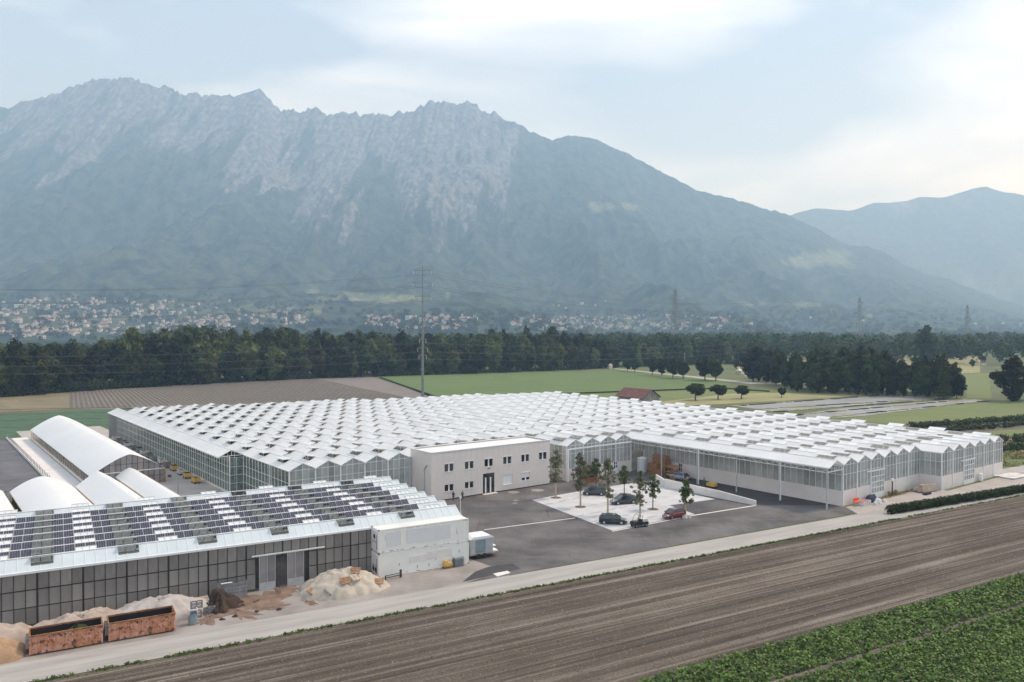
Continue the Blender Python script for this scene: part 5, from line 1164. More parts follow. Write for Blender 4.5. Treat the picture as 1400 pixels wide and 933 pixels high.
# --- trees of the fields and forest
FT = []
specs = [('round', 7.4, 3, 25, 9), ('oval', 6.4, 2, 27, 10), ('round', 8.0, 3, 22, 9), ('oval', 6.8, 1.5, 24, 10), ('cone', 4.4, 2, 27, 14), ('round', 6.0, 3.5, 17, 8), ('oval', 7.4, 2, 29, 11)]
for i, (kd, w, z0, z1, n) in enumerate(specs):
    v, f = leaves(2300 if kd != 'cone' else 1700, crown_lobes(100 + i, w, z0, z1 - 2, n, kd), .74, 200 + i, flat=.15, shell=.25)
    FT.append((npmesh('crown', v, f, M['leaf_forest']), trunk_mesh('trunk', z1 * .85, .38, 9, w * .6, i, 'bark'), z1))
FTO = []
for cm, tm_, z_ in FT:
    cc_ = cm.copy(); cc_.materials[0] = M['leaf_olive']; FTO.append(cc_)
def tree(k, c, sc, label, group, name='forest_tree', crown=None, rz=None):
    t = thing(name, label, 'tree', (c[0], c[1], c[2] if len(c) > 2 else 0), random.uniform(0, 6.28) if rz is None else rz, group); s = sc * random.uniform(.94, 1.06); t.scale = (s * random.uniform(.9, 1.15), s * random.uniform(.9, 1.15), s)
    ob('crown', crown or FT[k][0], t); ob('trunk', FT[k][1], t); return t
EDGE = [(-420, 566), (-200, 556), (0, 543), (95, 536), (200, 529), (330, 522), (430, 517.5), (505, 515), (600, 512), (700, 509), (770, 506), (860, 502), (960, 499), (1060, 497)]
TOP = [(-420, 480), (0, 470), (60, 468), (130, 466), (190, 454), (250, 442), (300, 444), (330, 456), (370, 446), (400, 447), (450, 456), (520, 452), (560, 456), (640, 455), (700, 452), (740, 451), (800, 456), (850, 462), (930, 458), (1000, 464), (1060, 466)]
placed = 0
FL = 'tall dark green broadleaf tree in the long forest belt behind the fields'
px = -330.0
rows = [(0, 0), (16, .95), (34, 1.02)]
while px < 1050:
    e = interp(px, EDGE); dpt = at(px, e)[1]
    for j, (off, k_) in enumerate(rows):
        x_ = px + random.uniform(-8, 8) + 9 * (j % 2); y = dpt + off + random.uniform(-5, 5); kx = (x_ - CX) / F
        want = CAMZ + (450 - interp(x_, TOP) - (6, 1, -3)[j] * random.uniform(-.4, 1.8)) / F * y
        k = random.choice([0, 1, 2, 3, 3, 0, 6, 5 if j == 0 else 1]); k = 4 if random.random() < .03 else k
        want *= (random.uniform(.58, .92) if j == 0 else random.uniform(.78, 1.02) if j == 1 else random.uniform(.9, 1.06))
        tree(k, (kx * y, y), max(12, want) / FT[k][2], crown=FTO[k] if random.random() < .36 else None, label='tall dark conifer in the long forest belt behind the fields' if k == 4 else FL, group='conifers of the forest belt' if k == 4 else 'trees of the forest belt'); placed += 1
    px += 8.6 * F / dpt * (dpt / F) * 1.72 if 0 else 16.5 * 360 / dpt * 1.15
# undergrowth at the forest foot
ul = []
for i in range(520):
    x_ = random.uniform(-330, 1060); y = at(x_, interp(x_, EDGE))[1] + random.uniform(-3, 3); s = random.uniform(1.5, 3.5); ul.append(((x_ - CX) / F * y, y, s * .7, s * 1.3, s, s * random.uniform(.8, 1.4)))
v, f = leaves(26000, ul, .5, 77, shell=.4); tag(ob('undergrowth', npmesh('undergrowth', v, f, M['leaf_hedge'])), 'dark undergrowth along the foot of the forest belt', 'undergrowth', kind='stuff')
# deeper woodland, one mass
wl_ = []
for i in range(1500):
    x_ = random.uniform(-420, 1800); y = random.uniform(650, 1350) if x_ > 700 else random.uniform(560, 1000); hgt = max(13, CAMZ + (450 - interp(x_, TOP) - random.uniform(0, 14)) / F * y)
    if x_ > 700: hgt = random.uniform(20, 27)
    s = random.uniform(5, 8); wl_.append(((x_ - CX) / F * y, y, hgt * .58, s, s, hgt * .42))
v, f = leaves(210000, wl_, 1.5, 78, shell=.2); tag(ob('woodland', npmesh('woodland', v, f, M['leaf_forest'])), 'far dark woodland filling the valley floor behind the belt', 'woodland', kind='stuff')
# the dark copse on the right, in front of the far woodland
CB = [(1040, 524), (1100, 537), (1200, 541), (1300, 545), (1318, 545)]; CT = [(1040, 478), (1060, 472), (1100, 485), (1150, 476), (1190, 466), (1230, 486), (1260, 492), (1290, 482), (1318, 510)]
x_ = 1044.0
while x_ < 1316:
    for j in range(3):
        e = interp(x_, CB) - j * 3.2; y = at(x_, e)[1]; k = random.choice([0, 1, 2, 3, 6]); hgt = (interp(x_, CB) - interp(x_, CT)) / F * y * random.uniform(.78, 1.0) * (1.0 if j else .85)
        tree(k, (((x_ + random.uniform(-6, 6)) - CX) / F * y, y), hgt / FT[k][2], 'dark dense tree in the copse behind the film beds', 'trees of the right copse')
    x_ += 13
y = at(1290, 546)[1]; tree(4, ((1290 - CX) / F * y, y), 20.5 / 27, 'pointed conifer at the right end of the dark copse', None, 'conifer_tree')
y = at(1270, 500)[1]; tree(0, ((1268 - CX) / F * y, y), 33 / 25, 'high domed tree standing out above the right woodland', None, 'domed_tree')
for px_, e_, top_, k, lab in ((1385, 549, 484, 3, 'big dark round tree at the right edge beside the clearing'), (1030, 522, 472, 0, 'big dark tree at the left end of the copse by the path'), (1420, 547, 490, 0, 'dark tree beyond the right picture edge')):
    y = at(px_, e_)[1]; tree(k, ((px_ - CX) / F * y, y), (e_ - top_) / F * y / FT[k][2], lab, None, 'broadleaf_tree').scale.x *= 1.5
# round orchard trees in front of the forest
for px_, e_, top_ in ((858, 508, 489), (868, 509, 488), (892, 513, 486), (905, 515, 490), (920, 517, 490), (934, 518, 488), (964, 520, 487), (979, 521, 485), (800, 506, 484), (1007, 505, 492)):
    y = at(px_, e_)[1]; tree(5, ((px_ - CX) / F * y, y), (e_ - top_) / F * y / FT[5][2] * 1.05, 'pale yellowish round tree before the forest' if px_ == 800 else 'small round tree by the far allotments' if px_ == 1007 else 'round dark fruit tree in the row along the field path', 'fruit trees along the field path' if px_ not in (800, 1007) else None, 'orchard_tree')
v, f = leaves(1700, crown_lobes(151, 4.0, 2.6, 5.6, 6, 'round'), .38, 251, shell=.35); RT = npmesh('crown', v, f, M['leaf_field'])
for px_, e_, top_, lab in ((951, 547.5, 523, 'left of the three round trees on the dry meadow'), (982, 546.5, 525, 'middle of the three round trees on the dry meadow'), (1014, 545.5, 526, 'right of the three round trees on the dry meadow'), (1069, 544, 529, 'tiny lone tree right of the three round ones on the dry meadow')):
    y = at(px_, e_)[1]; hgt = (e_ - top_) / F * y; t = thing('meadow_tree', lab, 'tree', ((px_ - CX) / F * y, y, 0), px_, 'round trees on the dry meadow'); t.scale = (hgt / 6.6,) * 3 if px_ < 1050 else (hgt / 9,) * 2 + (hgt / 6.6,)
    ob('crown', RT, t); MB().cyl((0, 0, 0), (0, 0, 4), .3, .15, 8).build('trunk', M['bark'], t)
# --- hedge at the right of the road
hb = []; 
for i in range(150):
    u = 83.6 + i * .42; v_ = -9.6 - .035 * (u - 84); hb.append((*SG.w(u, v_ + random.uniform(-.2, .2))[:2], .75, .8, .8, .8 * random.uniform(.9, 1.1)))
v, f = leaves(26000, hb, .13, 79, shell=.3); tag(ob('hedge', npmesh('hedge', v, f, M['leaf_hedge'])), 'long clipped dark hedge along the field edge on the right', 'hedge')
# --- crop of leafy plants in the bottom right corner
def crop(name, label, rows_, u0, u1, step, h, n, size, mat, jit=.12, gap=None):
    rg = np.random.default_rng(5); cs = []
    for v0 in rows_:
        us__ = np.arange(u0, u1, step); us__ = us__ + rg.normal(size=len(us__)) * .1
        if gap is not None: us__ = us__[[not gap(u, v0) for u in us__]]
        vv_ = v0 + rg.normal(size=len(us__)) * jit; hh = h * (.7 + .6 * rg.random(len(us__)))
        for u, vq, q in zip(us__, vv_, hh): p = SG.w(u, vq); cs.append((p[0], p[1], q * .5, .36, .36, q * .55))
    v, f = leaves(len(cs) * n, cs, size, 81, flat=.8, shell=.5); return tag(ob(name, npmesh(name, v, f, M[mat])), label, 'crop', kind='stuff')
rws = [r_ for r_ in np.arange(-38.2, -62, -.62) if not (-44.1 < r_ < -43.7)]
crop('potato_crop', 'dense rows of leafy green plants in the right foreground', rws, 2, 100, .42, .55, 15, .145, 'leaf_crop')
# right-hand vegetable strips beyond the glasshouse
st_ = []
for (xa, ya, xb, yb, h, n) in ((1250, 585, 1600, 560, 1.6, 120), (1260, 592, 1600, 567, 1.4, 110), (1342, 607, 1600, 590, 1.8, 60), (1345, 617, 1600, 602, 1.6, 60)):
    for i in range(n):
        t_ = i / n; c = at(xa + (xb - xa) * t_, ya + (yb - ya) * t_); st_.append((c[0], c[1] + random.uniform(-2, 2), h * .5, 1.5, 1.8, h * .6))
v, f = leaves(24000, st_, .28, 83, flat=.4); tag(ob('vegetable_rows', npmesh('vegetable_rows', v, f, M['leaf_hedge'])), 'dark vegetable rows between the grass strips on the right', 'crop', kind='stuff')
dr_ = [(*at(random.uniform(1362, 1560), random.uniform(622, 641))[:2], .5, 1.2, 1.2, .7) for i in range(110)]
v, f = leaves(9000, dr_, .2, 84, flat=.4); tag(ob('dry_plants', npmesh('dry_plants', v, f, M['leaf_dry'])), 'straw-coloured dry plants beside the right glasshouse corner', 'plants', kind='stuff')
# bed edges and weeds between the film beds
be = MB(); bd = MB()
for (xa, ya, xb, yb) in ((1000, 556, 1200, 541.3), (1035, 560, 1300, 544.2), (1060, 563.5, 1310, 545), (1085, 568, 1330, 546), (1110, 573, 1354, 548.4)):
    for j in range(16):
        t0, t1_ = j / 16, (j + random.uniform(.5, .95)) / 16; p, q = at(xa + (xb - xa) * t0, ya + (yb - ya) * t0), at(xa + (xb - xa) * t1_, ya + (yb - ya) * t1_)
        (be if random.random() < .55 else bd).bar((p[0], p[1], .12), (q[0], q[1], .12), random.uniform(.8, 2.2), .25)
tag(be.build('bed_weeds', M['leaf_hedge']), 'dark weeds between the grey film beds', 'weeds', kind='stuff'); tag(bd.build('bed_straw', M['field_dry']), 'pale straw strips along the grey film beds', 'straw', kind='stuff')
# loose clods over the bare field
rg = np.random.default_rng(12); nC = 16000; cu_ = rg.uniform(-45, 110, nC); cv_ = rg.uniform(-38, -12.8, nC); cr2 = .02 + .035 * rg.random(nC) ** 3
pc = np.array(SG.o)[None] + cu_[:, None] * SG.U[None] + cv_[:, None] * SG.V[None]
base_ = np.array([(1, 0, 0), (0, 1, 0), (-1, 0, 0), (0, -1, 0), (0, 0, .8)]); vC = (base_[None] * cr2[:, None, None] * (1.3 + rg.random((nC, 5, 1)))); vC[:, :, :2] += pc[:, None, :]; vC[:, :, 2] += .05
fC = (np.array([(0, 1, 4), (1, 2, 4), (2, 3, 4), (3, 0, 4)])[None] + (np.arange(nC) * 5)[:, None, None]).reshape(-1, 3)
tag(ob('soil_clods', npmesh('soil_clods', vC.reshape(-1, 3), fC, pm('clod', (.07, .058, .047), .95, .3, .9, col2=(.26, .22, .185), lo=.45, hi=.55))), 'loose soil clods scattered over the bare field', 'clods', kind='stuff')
# grass verge between road and soil, tufts
gv = []
for i in range(1500):
    u = random.uniform(-70, 82) if i < 1250 else random.uniform(84, 150); w = .35 * noise.noise((u * .2, 0, 0)) + .3; 
    if noise.noise((u * .33, 5, 0)) < -.35 and u < 10: continue
    p = SG.w(u, -12.25 - .2 * random.uniform(-1, 1) - w * .5); gv.append((p[0], p[1], .1, .25, .25, .13 + .1 * (random.random() < .1)))
v, f = leaves(15000, gv, .085, 85, flat=-.3); tag(ob('grass_verge', npmesh('grass_verge', v, f, M['grass_tuft'])), 'strip of green grass tufts between road and bare field', 'grass', kind='stuff')

# ================================================================== SMALL THINGS ROUND THE GLASSHOUSE
# clutter at the right front corner
def gbox(name, label, cat, u, v, L_, W_, H_, mat, rz=0, z=.045):
    q = GH.w(u, v); t = thing(name, label, cat, (q[0], q[1], z), GH.a + rz); return t
t = gbox('red_bench', 'orange-red bench seat at the white corner post', 'bench', 2.2, -1.6, 1.6, .6, .5, 'orange_red')
MB().box(0, 1.7, 0, .55, .62, .72).build('seat', M['orange_red'], t); MB().box(0, 1.7, .5, .58, .72, 1.25).build('backrest', M['orange_red'], t)
for x in (.1, 1.55):
    for y in (.06, .48): MB().box(x, x + .07, y, y + .07, 0, .62).build('leg', M['wood'], t)
t = gbox('white_crate', 'long white crate below the corner glass, beside the red bench', 'crate', 3.3, -2.3, 0, 0, 0, '')
w_ = MB(); w_.box(0, 2.4, 0, .06, 0, .75); w_.box(0, 2.4, 1.0, 1.06, 0, .75); w_.box(0, .06, .06, 1, 0, .75); w_.box(2.34, 2.4, .06, 1, 0, .75); w_.box(.06, 2.34, .06, 1.0, .02, .1); w_.build('tub', M['bag_white'], t)
for x in (.5, 1.1, 1.7): MB().box(x, x + .06, -.03, 0, .02, .72).build('slat', M['stone'], t)
MB().box(.15, 1.5, .1, .9, .5, .78).build('red_cover', M['orange_red'], t)
q = GH.w(8.0, -1.1); heap('covered_stack', 'stack under a navy blue cover beside the glasshouse gate', 'stack', q, 1.5, .8, 1.15, GH.a, 'navy_cloth', 3, .18, 28, 10, 3.0)
for u, v, rx, h, lb in ((7.4, -2.6, .75, .95, 'large white filled bag in front of the glasshouse gate'), (9.4, -2.7, .55, .5, 'small white bag lying on the gravel near the gate'), (10.2, -2.3, .5, .35, 'flat white bag at the end of the bag row'), (6.0, -2.9, .5, .6, 'grey-white bag between long crate and large bag')):
    q = GH.w(u, v); heap('white_bag', lb, 'bag', q, rx, rx * .75, h, GH.a, 'bag_white', u, .12, 22, 9, 3.2)
t = gbox('letter_post', 'white board on a dark post against the cream plinth', 'post', 16.0, -.7, 0, 0, 0, '')
MB().box(-.08, .08, -.08, .08, 0, 2.6).build('post', M['dark_frame'], t); MB().box(-.4, .4, -.12, .1, 2.61, 3.0).build('board', M['paint_white'], t)
for i, (u, v) in enumerate(((15.4, -1.0), (16.4, -1.2), (17.0, -.8), (14.6, -.9))):
    q = GH.w(u, v); t = thing('potted_plant', 'small flowering potted plant at the foot of the cream plinth', 'plant', (q[0], q[1], .045), i, 'potted plants at the plinth')
    MB().cyl((0, 0, 0), (0, 0, .35), .16, .22, 10).build('pot', M['rust'], t); vv_, ff_ = leaves(120, [(0, 0, .6, .35, .35, .35)], .09, 300 + i); ob('foliage', npmesh('foliage', vv_, ff_, M['leaf_dry'] if i % 2 else M['leaf_fresh']), t)
wv = [(*GH.w(random.uniform(11.5, 24), -.7 - .5 * random.random())[:2], .12, .5, .4, .16) for i in range(50)]
v, f = leaves(3000, wv, .09, 87); tag(ob('dry_weeds', npmesh('dry_weeds', v, f, M['leaf_dry'])), 'brownish weeds along the cream plinth of the glasshouse', 'weeds', kind='stuff')
# timber stack and wheels in the recess
q = GH.w(22.2, -3.4); t = thing('timber_stack', 'stack of pale sawn timber in the recess of the glasshouse front', 'timber', (q[0], q[1], .05), GH.a + R(-8))
for i in range(4):
    for j in range(5 - i):
        MB().box(-.2 + i * .1, 4.4 - .3 * random.random(), j * .42 + i * .12, j * .42 + .38 + i * .12, .15 + i * .33, .15 + i * .33 + .29).build('beam', M['wood_pale'], t)
for x in (.4, 3.4): MB().box(x, x + .15, -.1, 2.3, 0, .149).build('bearer', M['wood_grey'], t)
q = GH.w(20.9, -4.2)
for i in range(3):
    t = thing('old_tyre', 'black tyre lying beside the timber stack', 'tyre', (q[0] + .75 * i * GH.U[0], q[1] + .75 * i * GH.U[1], .05 + .03 * i), 0, 'tyres by the timber stack'); tm = MB()
    n, m = 18, 8; vs_ = [((.33 + .13 * math.cos(2 * math.pi * b / m)) * math.cos(2 * math.pi * a / n), (.33 + .13 * math.cos(2 * math.pi * b / m)) * math.sin(2 * math.pi * a / n), .12 + .12 * math.sin(2 * math.pi * b / m)) for a in range(n) for b in range(m)]
    tm.add(vs_, [(a * m + b, ((a + 1) % n) * m + b, ((a + 1) % n) * m + (b + 1) % m, a * m + (b + 1) % m) for a in range(n) for b in range(m)]); tm.build('tread', M['rubber'], t, smooth=True); MB().cyl((0, 0, .08), (0, 0, .14), .2, n=14).build('hub', M['steel_grey'], t)
# white boards lying by the far right corner
q = GH.w(49.8, -8.0); t = thing('board_pile', 'flat pile of white boards on the gravel at the right glasshouse end', 'boards', (q[0], q[1], .05), GH.a + R(-6))
for i in range(9): x = random.uniform(-.4, .4); MB().box(x, x + 7, (i % 5) * .85, (i % 5) * .85 + .8, .05 + .1 * (i // 5) + .02 * (i % 2), .12 + .1 * (i // 5) + .02 * (i % 2)).build('board', M['bag_white'], t)
for x in (.8, 5): MB().box(x, x + .12, 0, 4.2, 0, .049).build('bearer', M['wood_grey'], t)
t = gbox('white_cabinet', 'small white cabinet against the plinth near the right gate', 'cabinet', 42.6, -4.9, 0, 0, 0, '')
MB().box(0, .8, 0, .5, .1, 1.5).build('case', M['paint_white'], t); MB().box(.08, .72, -.02, 0, .2, 1.4).build('door', M['white_metal'], t); MB().box(.05, .75, .05, .45, 0, .1).build('base', M['stone'], t)
# harvest carts along the left glass wall
for i in range(15):
    u, v = -80.0 + random.uniform(-.25, .25), 88 + i * 5.3 + random.uniform(-.5, .5); q = GH.w(u, v)
    yel = i in (0, 1, 3); t = thing('harvest_cart', ('brown-filled yellow cart nearest the yard in the row by the glass wall', 'yellow cart heaped with dark pots, second in the row by the glass wall', '', 'small yellow cart, fourth in the row by the glass wall')[i] if yel else 'grey cart parked in the row along the left glass wall', 'cart', (q[0], q[1], .04), GH.a, None if yel else 'carts along the left glass wall')
    w_ = MB(); w_.box(-.6, .6, -1.0, -.94, .35, 1.15); w_.box(-.6, .6, .94, 1.0, .35, 1.15); w_.box(-.6, -.55, -.94, .94, .35, 1.15); w_.box(.55, .6, -.94, .94, .35, 1.15); w_.box(-.55, .55, -.94, .94, .35, .42)
    w_.build('tub', M['yellow'] if yel else M[('blue_grey', 'steel_grey', 'bag_white')[i % 3]], t); MB().box(-.5, .5, -.9, .9, .8, random.uniform(.95, 1.3)).build('load', M['dark_void'] if i % 2 else M['rust'], t)
    for x in (-.5, .5):
        for y in (-.8, .8): MB().cyl((x - .05, y, .17), (x + .05, y, .17), .17, n=12).build('wheel', M['rubber'], t)
q = GH.w(-86.5, 76); t = thing('yard_lamp', 'thin dark pole with a small lamp by the narrow tunnel', 'lamp post', (q[0], q[1], .03))
MB().cyl((0, 0, 0), (0, 0, 4), .06, n=8).build('pole', M['steel_grey'], t); MB().bar((0, 0, 3.9), (-1.6, .3, 3.9), .06).build('arm', M['steel_grey'], t); MB().box(-1.9, -1.4, .1, .5, 3.5, 3.95).build('lamp', M['black'], t)

# ================================================================== BARN, ALLOTMENTS
c = at(872, 553); t = thing('field_barn', 'old barn with rusty red roof and grey plank gable behind the glasshouse', 'barn', (c[0], c[1], 0), R(40))
L_, W_, hE, hR = 14.0, 9.5, 3.4, 6.2
MB().box(-W_/2, W_/2, -L_/2 + .1, L_/2, 0, hE).build('wall', M['wood_grey'], t)
for i in range(20):
    a, b = -W_/2 + W_ * i / 20, -W_/2 + W_ * (i + 1) / 20; rz_ = lambda x: hE + (hR - hE) * (1 - abs(x) / (W_/2)) - .1
    for y in (-L_/2, L_/2 + .05): MB().quad((a + .02, y + .03 * (i % 2) * -1, 0), (b - .02, y + .03 * (i % 2) * -1, 0), (b - .02, y + .03 * (i % 2) * -1, rz_(b)), (a + .02, y + .03 * (i % 2) * -1, rz_(a))).build('plank', M['wood_grey'], t)
rf_ = ob('roof', None, t)
for s_ in (-1, 1):
    MB().add([(0, -L_/2 - .5, hR), (0, L_/2 + .5, hR), (s_ * (W_/2 + .7), L_/2 + .5, hE - .4), (s_ * (W_/2 + .7), -L_/2 - .5, hE - .4), (0, -L_/2 - .5, hR + .15), (0, L_/2 + .5, hR + .15), (s_ * (W_/2 + .7), L_/2 + .5, hE - .25), (s_ * (W_/2 + .7), -L_/2 - .5, hE - .25)], [(0,1,2,3),(4,5,6,7),(0,4,7,3),(1,2,6,5),(2,3,7,6)]).build('roof_side', M['red_roof'], rf_)
    tl = MB()
    for k in range(24): y = -L_/2 - .3 + k * (L_ + .6) / 24; tl.bar((s_ * .1, y, hR + .14), (s_ * (W_/2 + .65), y, hE - .22), .12, .08)
    tl.build('tile_ribs', M['red_roof'], rf_)['kind'] = 'stuff'
MB().box(-1.2, 1.2, -L_/2 - .1, -L_/2 - .06, 0, 3).build('door', M['wood'], t)
hut_cols = ['red_roof', 'paint_white', 'wood_grey', 'tarp_pink', 'blue_grey', 'yellow']
for i, (px_, py_) in enumerate(((740, 506), (752, 505.5), (776, 505), (833, 504), (1125, 497), (1240, 492), (1256, 494), (1271, 491), (1285, 493), (1300, 491), (1312, 490), (1325, 492), (1247, 489), (1010, 512), (1022, 514), (1033, 513), (1268, 496), (1335, 499), (1345, 500))):
    c = at(px_, py_); t = thing('garden_hut', 'small garden hut among the far allotments', 'hut', (c[0], c[1], 0), random.uniform(0, 3), 'huts of the far allotments'); w = random.uniform(2.5, 5)
    MB().box(-w/2, w/2, -1.6, 1.6, 0, 2.3).build('wall', M[('bag_white', 'wood_pale', 'paint_white')[i % 3]], t); MB().prism([(-w/2 - .3, 2.25), (w/2 + .3, 2.25), (0, 3.6)], -1.9, 1.9).build('roof', M[hut_cols[i % 6]], t)
for i, (px_, py_, sc) in enumerate(((1180, 500, .4), (1330, 503, .42), (1220, 497, .35), (1150, 499, .38), (1345, 496, .4), (1120, 503, .35), (1235, 503, .3))):
    c = at(px_, py_); tree(5, c, sc, 'low round bush among the far allotments', 'bushes of the far allotments', 'allotment_bush')

# ================================================================== TOWN AT THE MOUNTAIN FOOT
def house_mesh(kind):
    w, d, h, r = ((9, 11, 6, 3.2), (11, 16, 8, 3.6), (14, 26, 11, .6), (8, 9, 5, 3))[kind]; mb = MB()
    mb.box(-w/2, w/2, -d/2, d/2, -6, h, 0)
    mr = MB()
    if kind == 2: mr.box(-w/2 - .4, w/2 + .4, -d/2 - .4, d/2 + .4, h, h + r)
    else: mr.prism([(-w/2 - .7, h - .3), (w/2 + .7, h - .3), (0, h + r)], -d/2 - .7, d/2 + .7)
    return mb.mesh('wall', M['house_white']), mr.mesh('roof', M['house_roof'] if kind != 2 else M['concrete'])
HM = [house_mesh(k) for k in range(4)]
def town(label, group, n, boxes, seed):
    rg = random.Random(seed); k_ = 0
    while k_ < n:
        x0, x1, y0, y1 = rg.choice(boxes); x, y = rg.uniform(x0, x1), rg.uniform(y0, y1)
        if noise.noise((x / 26, y / 10, seed)) < -.12: continue
        p = land(x, y); kd = rg.choice([0, 0, 1, 1, 3, 2 if rg.random() < .5 else 0]); t = thing('town_house', label, 'house', (p[0], p[1], p[2]), rg.uniform(0, 3.14), group); s = rg.uniform(.62, 1.0); t.scale = (s, s, s)
        ob('wall', HM[kd][0], t); ob('roof', HM[kd][1], t); k_ += 1
town('pale house in the town spread at the mountain foot on the left', 'houses of the left town', 170, [(-60, 110, 418, 462), (60, 240, 418, 458), (0, 130, 408, 440), (120, 330, 412, 450), (200, 330, 425, 452), (330, 420, 428, 444)], 3)
town('pale house in the cluster behind the tall power mast', 'houses of the middle village', 38, [(500, 525, 432, 447), (520, 600, 433, 449), (580, 650, 438, 450)], 4)
town('pale house in the flat town between mast and lattice pylon', 'houses of the right town', 84, [(760, 930, 432, 450), (760, 860, 435, 452), (900, 1000, 437, 452), (700, 780, 437, 448)], 5)
town('lone pale house on the right mountain foot', 'scattered houses on the right', 14, [(1010, 1200, 425, 446), (1330, 1400, 440, 449), (740, 830, 412, 425)], 6)
fh = MB(); rg = random.Random(21); k_ = 0
while k_ < 520:
    x0, x1, y0, y1 = rg.choice([(-60, 110, 414, 464), (0, 240, 408, 458), (120, 330, 412, 452), (-60, 330, 425, 464), (500, 650, 432, 450), (700, 1000, 433, 452), (760, 930, 432, 450)]); x, y = rg.uniform(x0, x1), rg.uniform(y0, y1)
    if noise.noise((x / 30, y / 9, 7)) < -.05: continue
    p = land(x, y); w, d, h = rg.uniform(3, 5), rg.uniform(3.5, 7), rg.uniform(4, 8); fh.box(p[0] - w, p[0] + w, p[1] - d, p[1] + d, p[2] - 4, p[2] + h, 0); fh.add([(p[0] + a, p[1] + b, p[2] + h + c) for a, b, c in ((-w - .5, -d, 0), (w + .5, -d, 0), (w + .5, d, 0), (-w - .5, d, 0), (0, -d, 2.4), (0, d, 2.4))], [(0, 1, 4), (1, 2, 5, 4), (2, 3, 5), (3, 0, 4, 5)], 1); k_ += 1
tag(fh.build('distant_houses', [M['house_white'], M['house_roof']]), 'smallest far houses scattered through the towns at the mountain foot', 'houses', kind='stuff')
tt = []
rg = random.Random(9)
for i in range(1700):
    x = rg.uniform(-80, 1420); y = rg.uniform(404, 466) if x < 480 else rg.uniform(425, 462); p = land(x, y); s = rg.uniform(6, 13); tt.append((p[0], p[1], p[2] + s * .5, s, s, s * .8))
v, f = leaves(70000, tt, 2.6, 90, shell=.3); tag(ob('town_trees', npmesh('town_trees', v, f, M['leaf_forest'])), 'dark trees and groves between the far town houses', 'trees', kind='stuff')

# ================================================================== POWER LINES
c = at(578, 543); mast = thing('power_mast', 'tall slender grey power mast behind the glasshouse', 'power mast', (c[0], c[1], 0)); mh = (543 - 362) / F * c[1]
MB().cyl((0, 0, 0), (0, 0, mh * .55), .62, .42, 12).build('pole', M['steel_grey'], mast); MB().cyl((0, 0, mh * .55), (0, 0, mh), .40, .12, 10).build('upper_pole', M['steel_grey'], mast)
mz = lambda py: (543 - py) / F * c[1]
arms = [(370, 4.0), (387, 4.3), (406, 3.6), (464, 1.4), (476, 2.2), (486, 1.6)]
ends = []
for py_, w in arms:
    z = mz(py_); a = MB(); a.bar((-w, 0, z), (w, 0, z), .22, .22); a.bar((-w, 0, z), (0, 0, z + 1.2), .12); a.bar((w, 0, z), (0, 0, z + 1.2), .12); a.build('crossarm', M['steel_grey'], mast)
    for s_ in (-1, 1):
        MB().cyl((s_ * w, 0, z), (s_ * w, 0, z - 1.6), .10, .14, 8).build('insulator', M['galv'], mast); ends.append((c[0] + s_ * w, c[1], z - 1.6, py_))
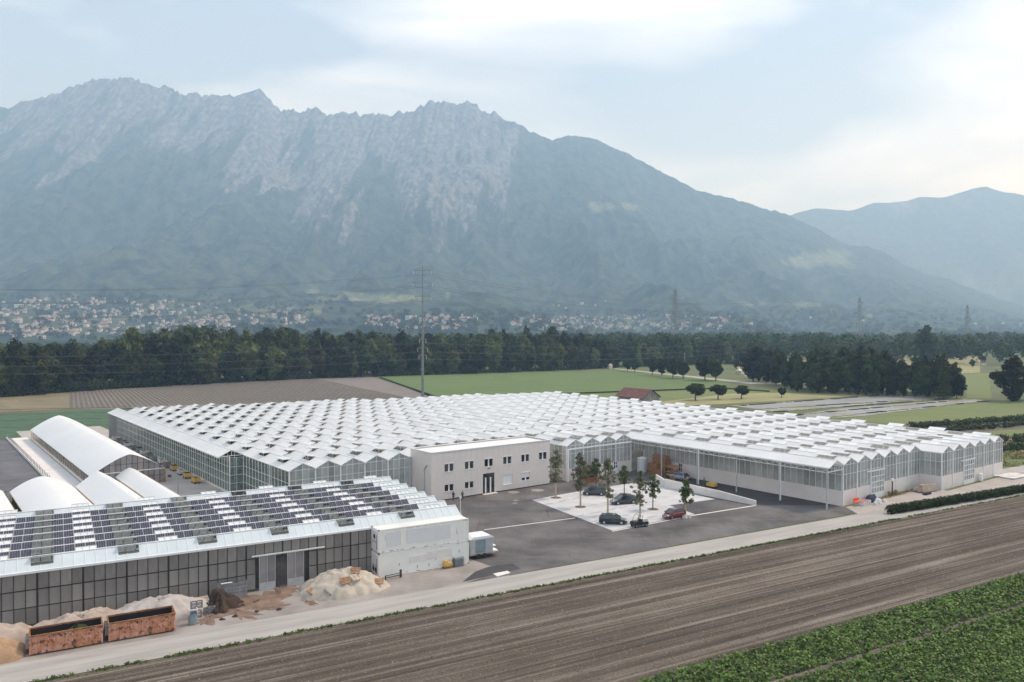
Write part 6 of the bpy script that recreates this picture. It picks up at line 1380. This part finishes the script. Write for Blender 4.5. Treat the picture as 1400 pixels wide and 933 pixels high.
def pylon(label, px_, base, top_, s):
    c = at(px_, base); h = (base - top_) / F * c[1]; t = thing('lattice_pylon', label, 'pylon', (c[0], c[1], 0), R(20)); b = MB(); w0, w1 = h * .06, h * .012; n = 9
    for sx in (-1, 1):
        for sy in (-1, 1): b.bar((sx * w0, sy * w0, 0), (sx * w1, sy * w1, h), .32 * s)
    b.build('leg_frame', M['steel_grey'], t); b = MB()
    for i in range(n):
        za, zb_ = h * i / n, h * (i + 1) / n; wa, wb = w0 + (w1 - w0) * i / n, w0 + (w1 - w0) * (i + 1) / n
        for sx, sy, ex, ey in ((-1, -1, 1, -1), (1, -1, 1, 1), (1, 1, -1, 1), (-1, 1, -1, -1)): b.bar((sx * wa, sy * wa, za), (ex * wb, ey * wb, zb_), .18 * s); b.bar((ex * wa, ey * wa, za), (sx * wb, sy * wb, zb_), .18 * s)
    b.build('bracing', M['steel_grey'], t)
    for f_, w in ((.90, .09), (.78, .13), (.66, .11)):
        a = MB(); a.bar((-h * w, 0, h * f_), (h * w, 0, h * f_), .3 * s); 
        for s_ in (-1, 1): a.bar((s_ * h * w, 0, h * f_), (0, 0, h * (f_ + .05)), .2 * s)
        a.build('crossarm', M['steel_grey'], t)
    return c, h
pylon('grey lattice pylon rising above the forest right of the mast', 923, 492, 396, 1.0); pylon('faint lattice pylon in the haze above the right copse', 1175, 482, 407, 1.3); pylon('faintest lattice pylon at the far right above the woodland', 1322, 478, 417, 1.4)
def wire(label, p, q, sag, r=.05, group='wires of the power lines'):
    mb = MB(); n = 14; pts = [(p[0] + (q[0] - p[0]) * i / n, p[1] + (q[1] - p[1]) * i / n, p[2] + (q[2] - p[2]) * i / n - sag * 4 * (i / n) * (1 - i / n)) for i in range(n + 1)]
    for a, b in zip(pts[:-1], pts[1:]): mb.cyl(a, b, r, n=5)
    tag(mb.build('power_wire', M['wire']), label, 'wire', group)
for x, y, z, py_ in ends:
    far = py_ < 420
    wire('thin power wire running left from the tall mast' if far else 'thin lower wire crossing before the forest left of the mast', (x, y, z), (x - 330, y - 40 + (x - c[0]) * 2, z + (2 if far else -1)), 9 if far else 5, .05 if far else .035, 'wires left of the mast' if far else 'lower wires left of the mast')
    wire('thin power wire running right from the tall mast' if far else 'thin lower wire crossing before the forest right of the mast', (x, y, z), (x + 300, y + 380, z + 4 if far else z - 2), 9 if far else 5, .05 if far else .035, 'wires right of the mast' if far else 'lower wires right of the mast')
c = at(936, 518); t = thing('wooden_pole', 'pale thin pole standing before the fruit trees', 'pole', (c[0], c[1], 0)); MB().cyl((0, 0, 0), (0, 0, 16), .22, .12, 8).build('pole', M['galv'], t); MB().box(-.8, .8, -.1, .1, 15, 15.2).build('crossarm', M['galv'], t)
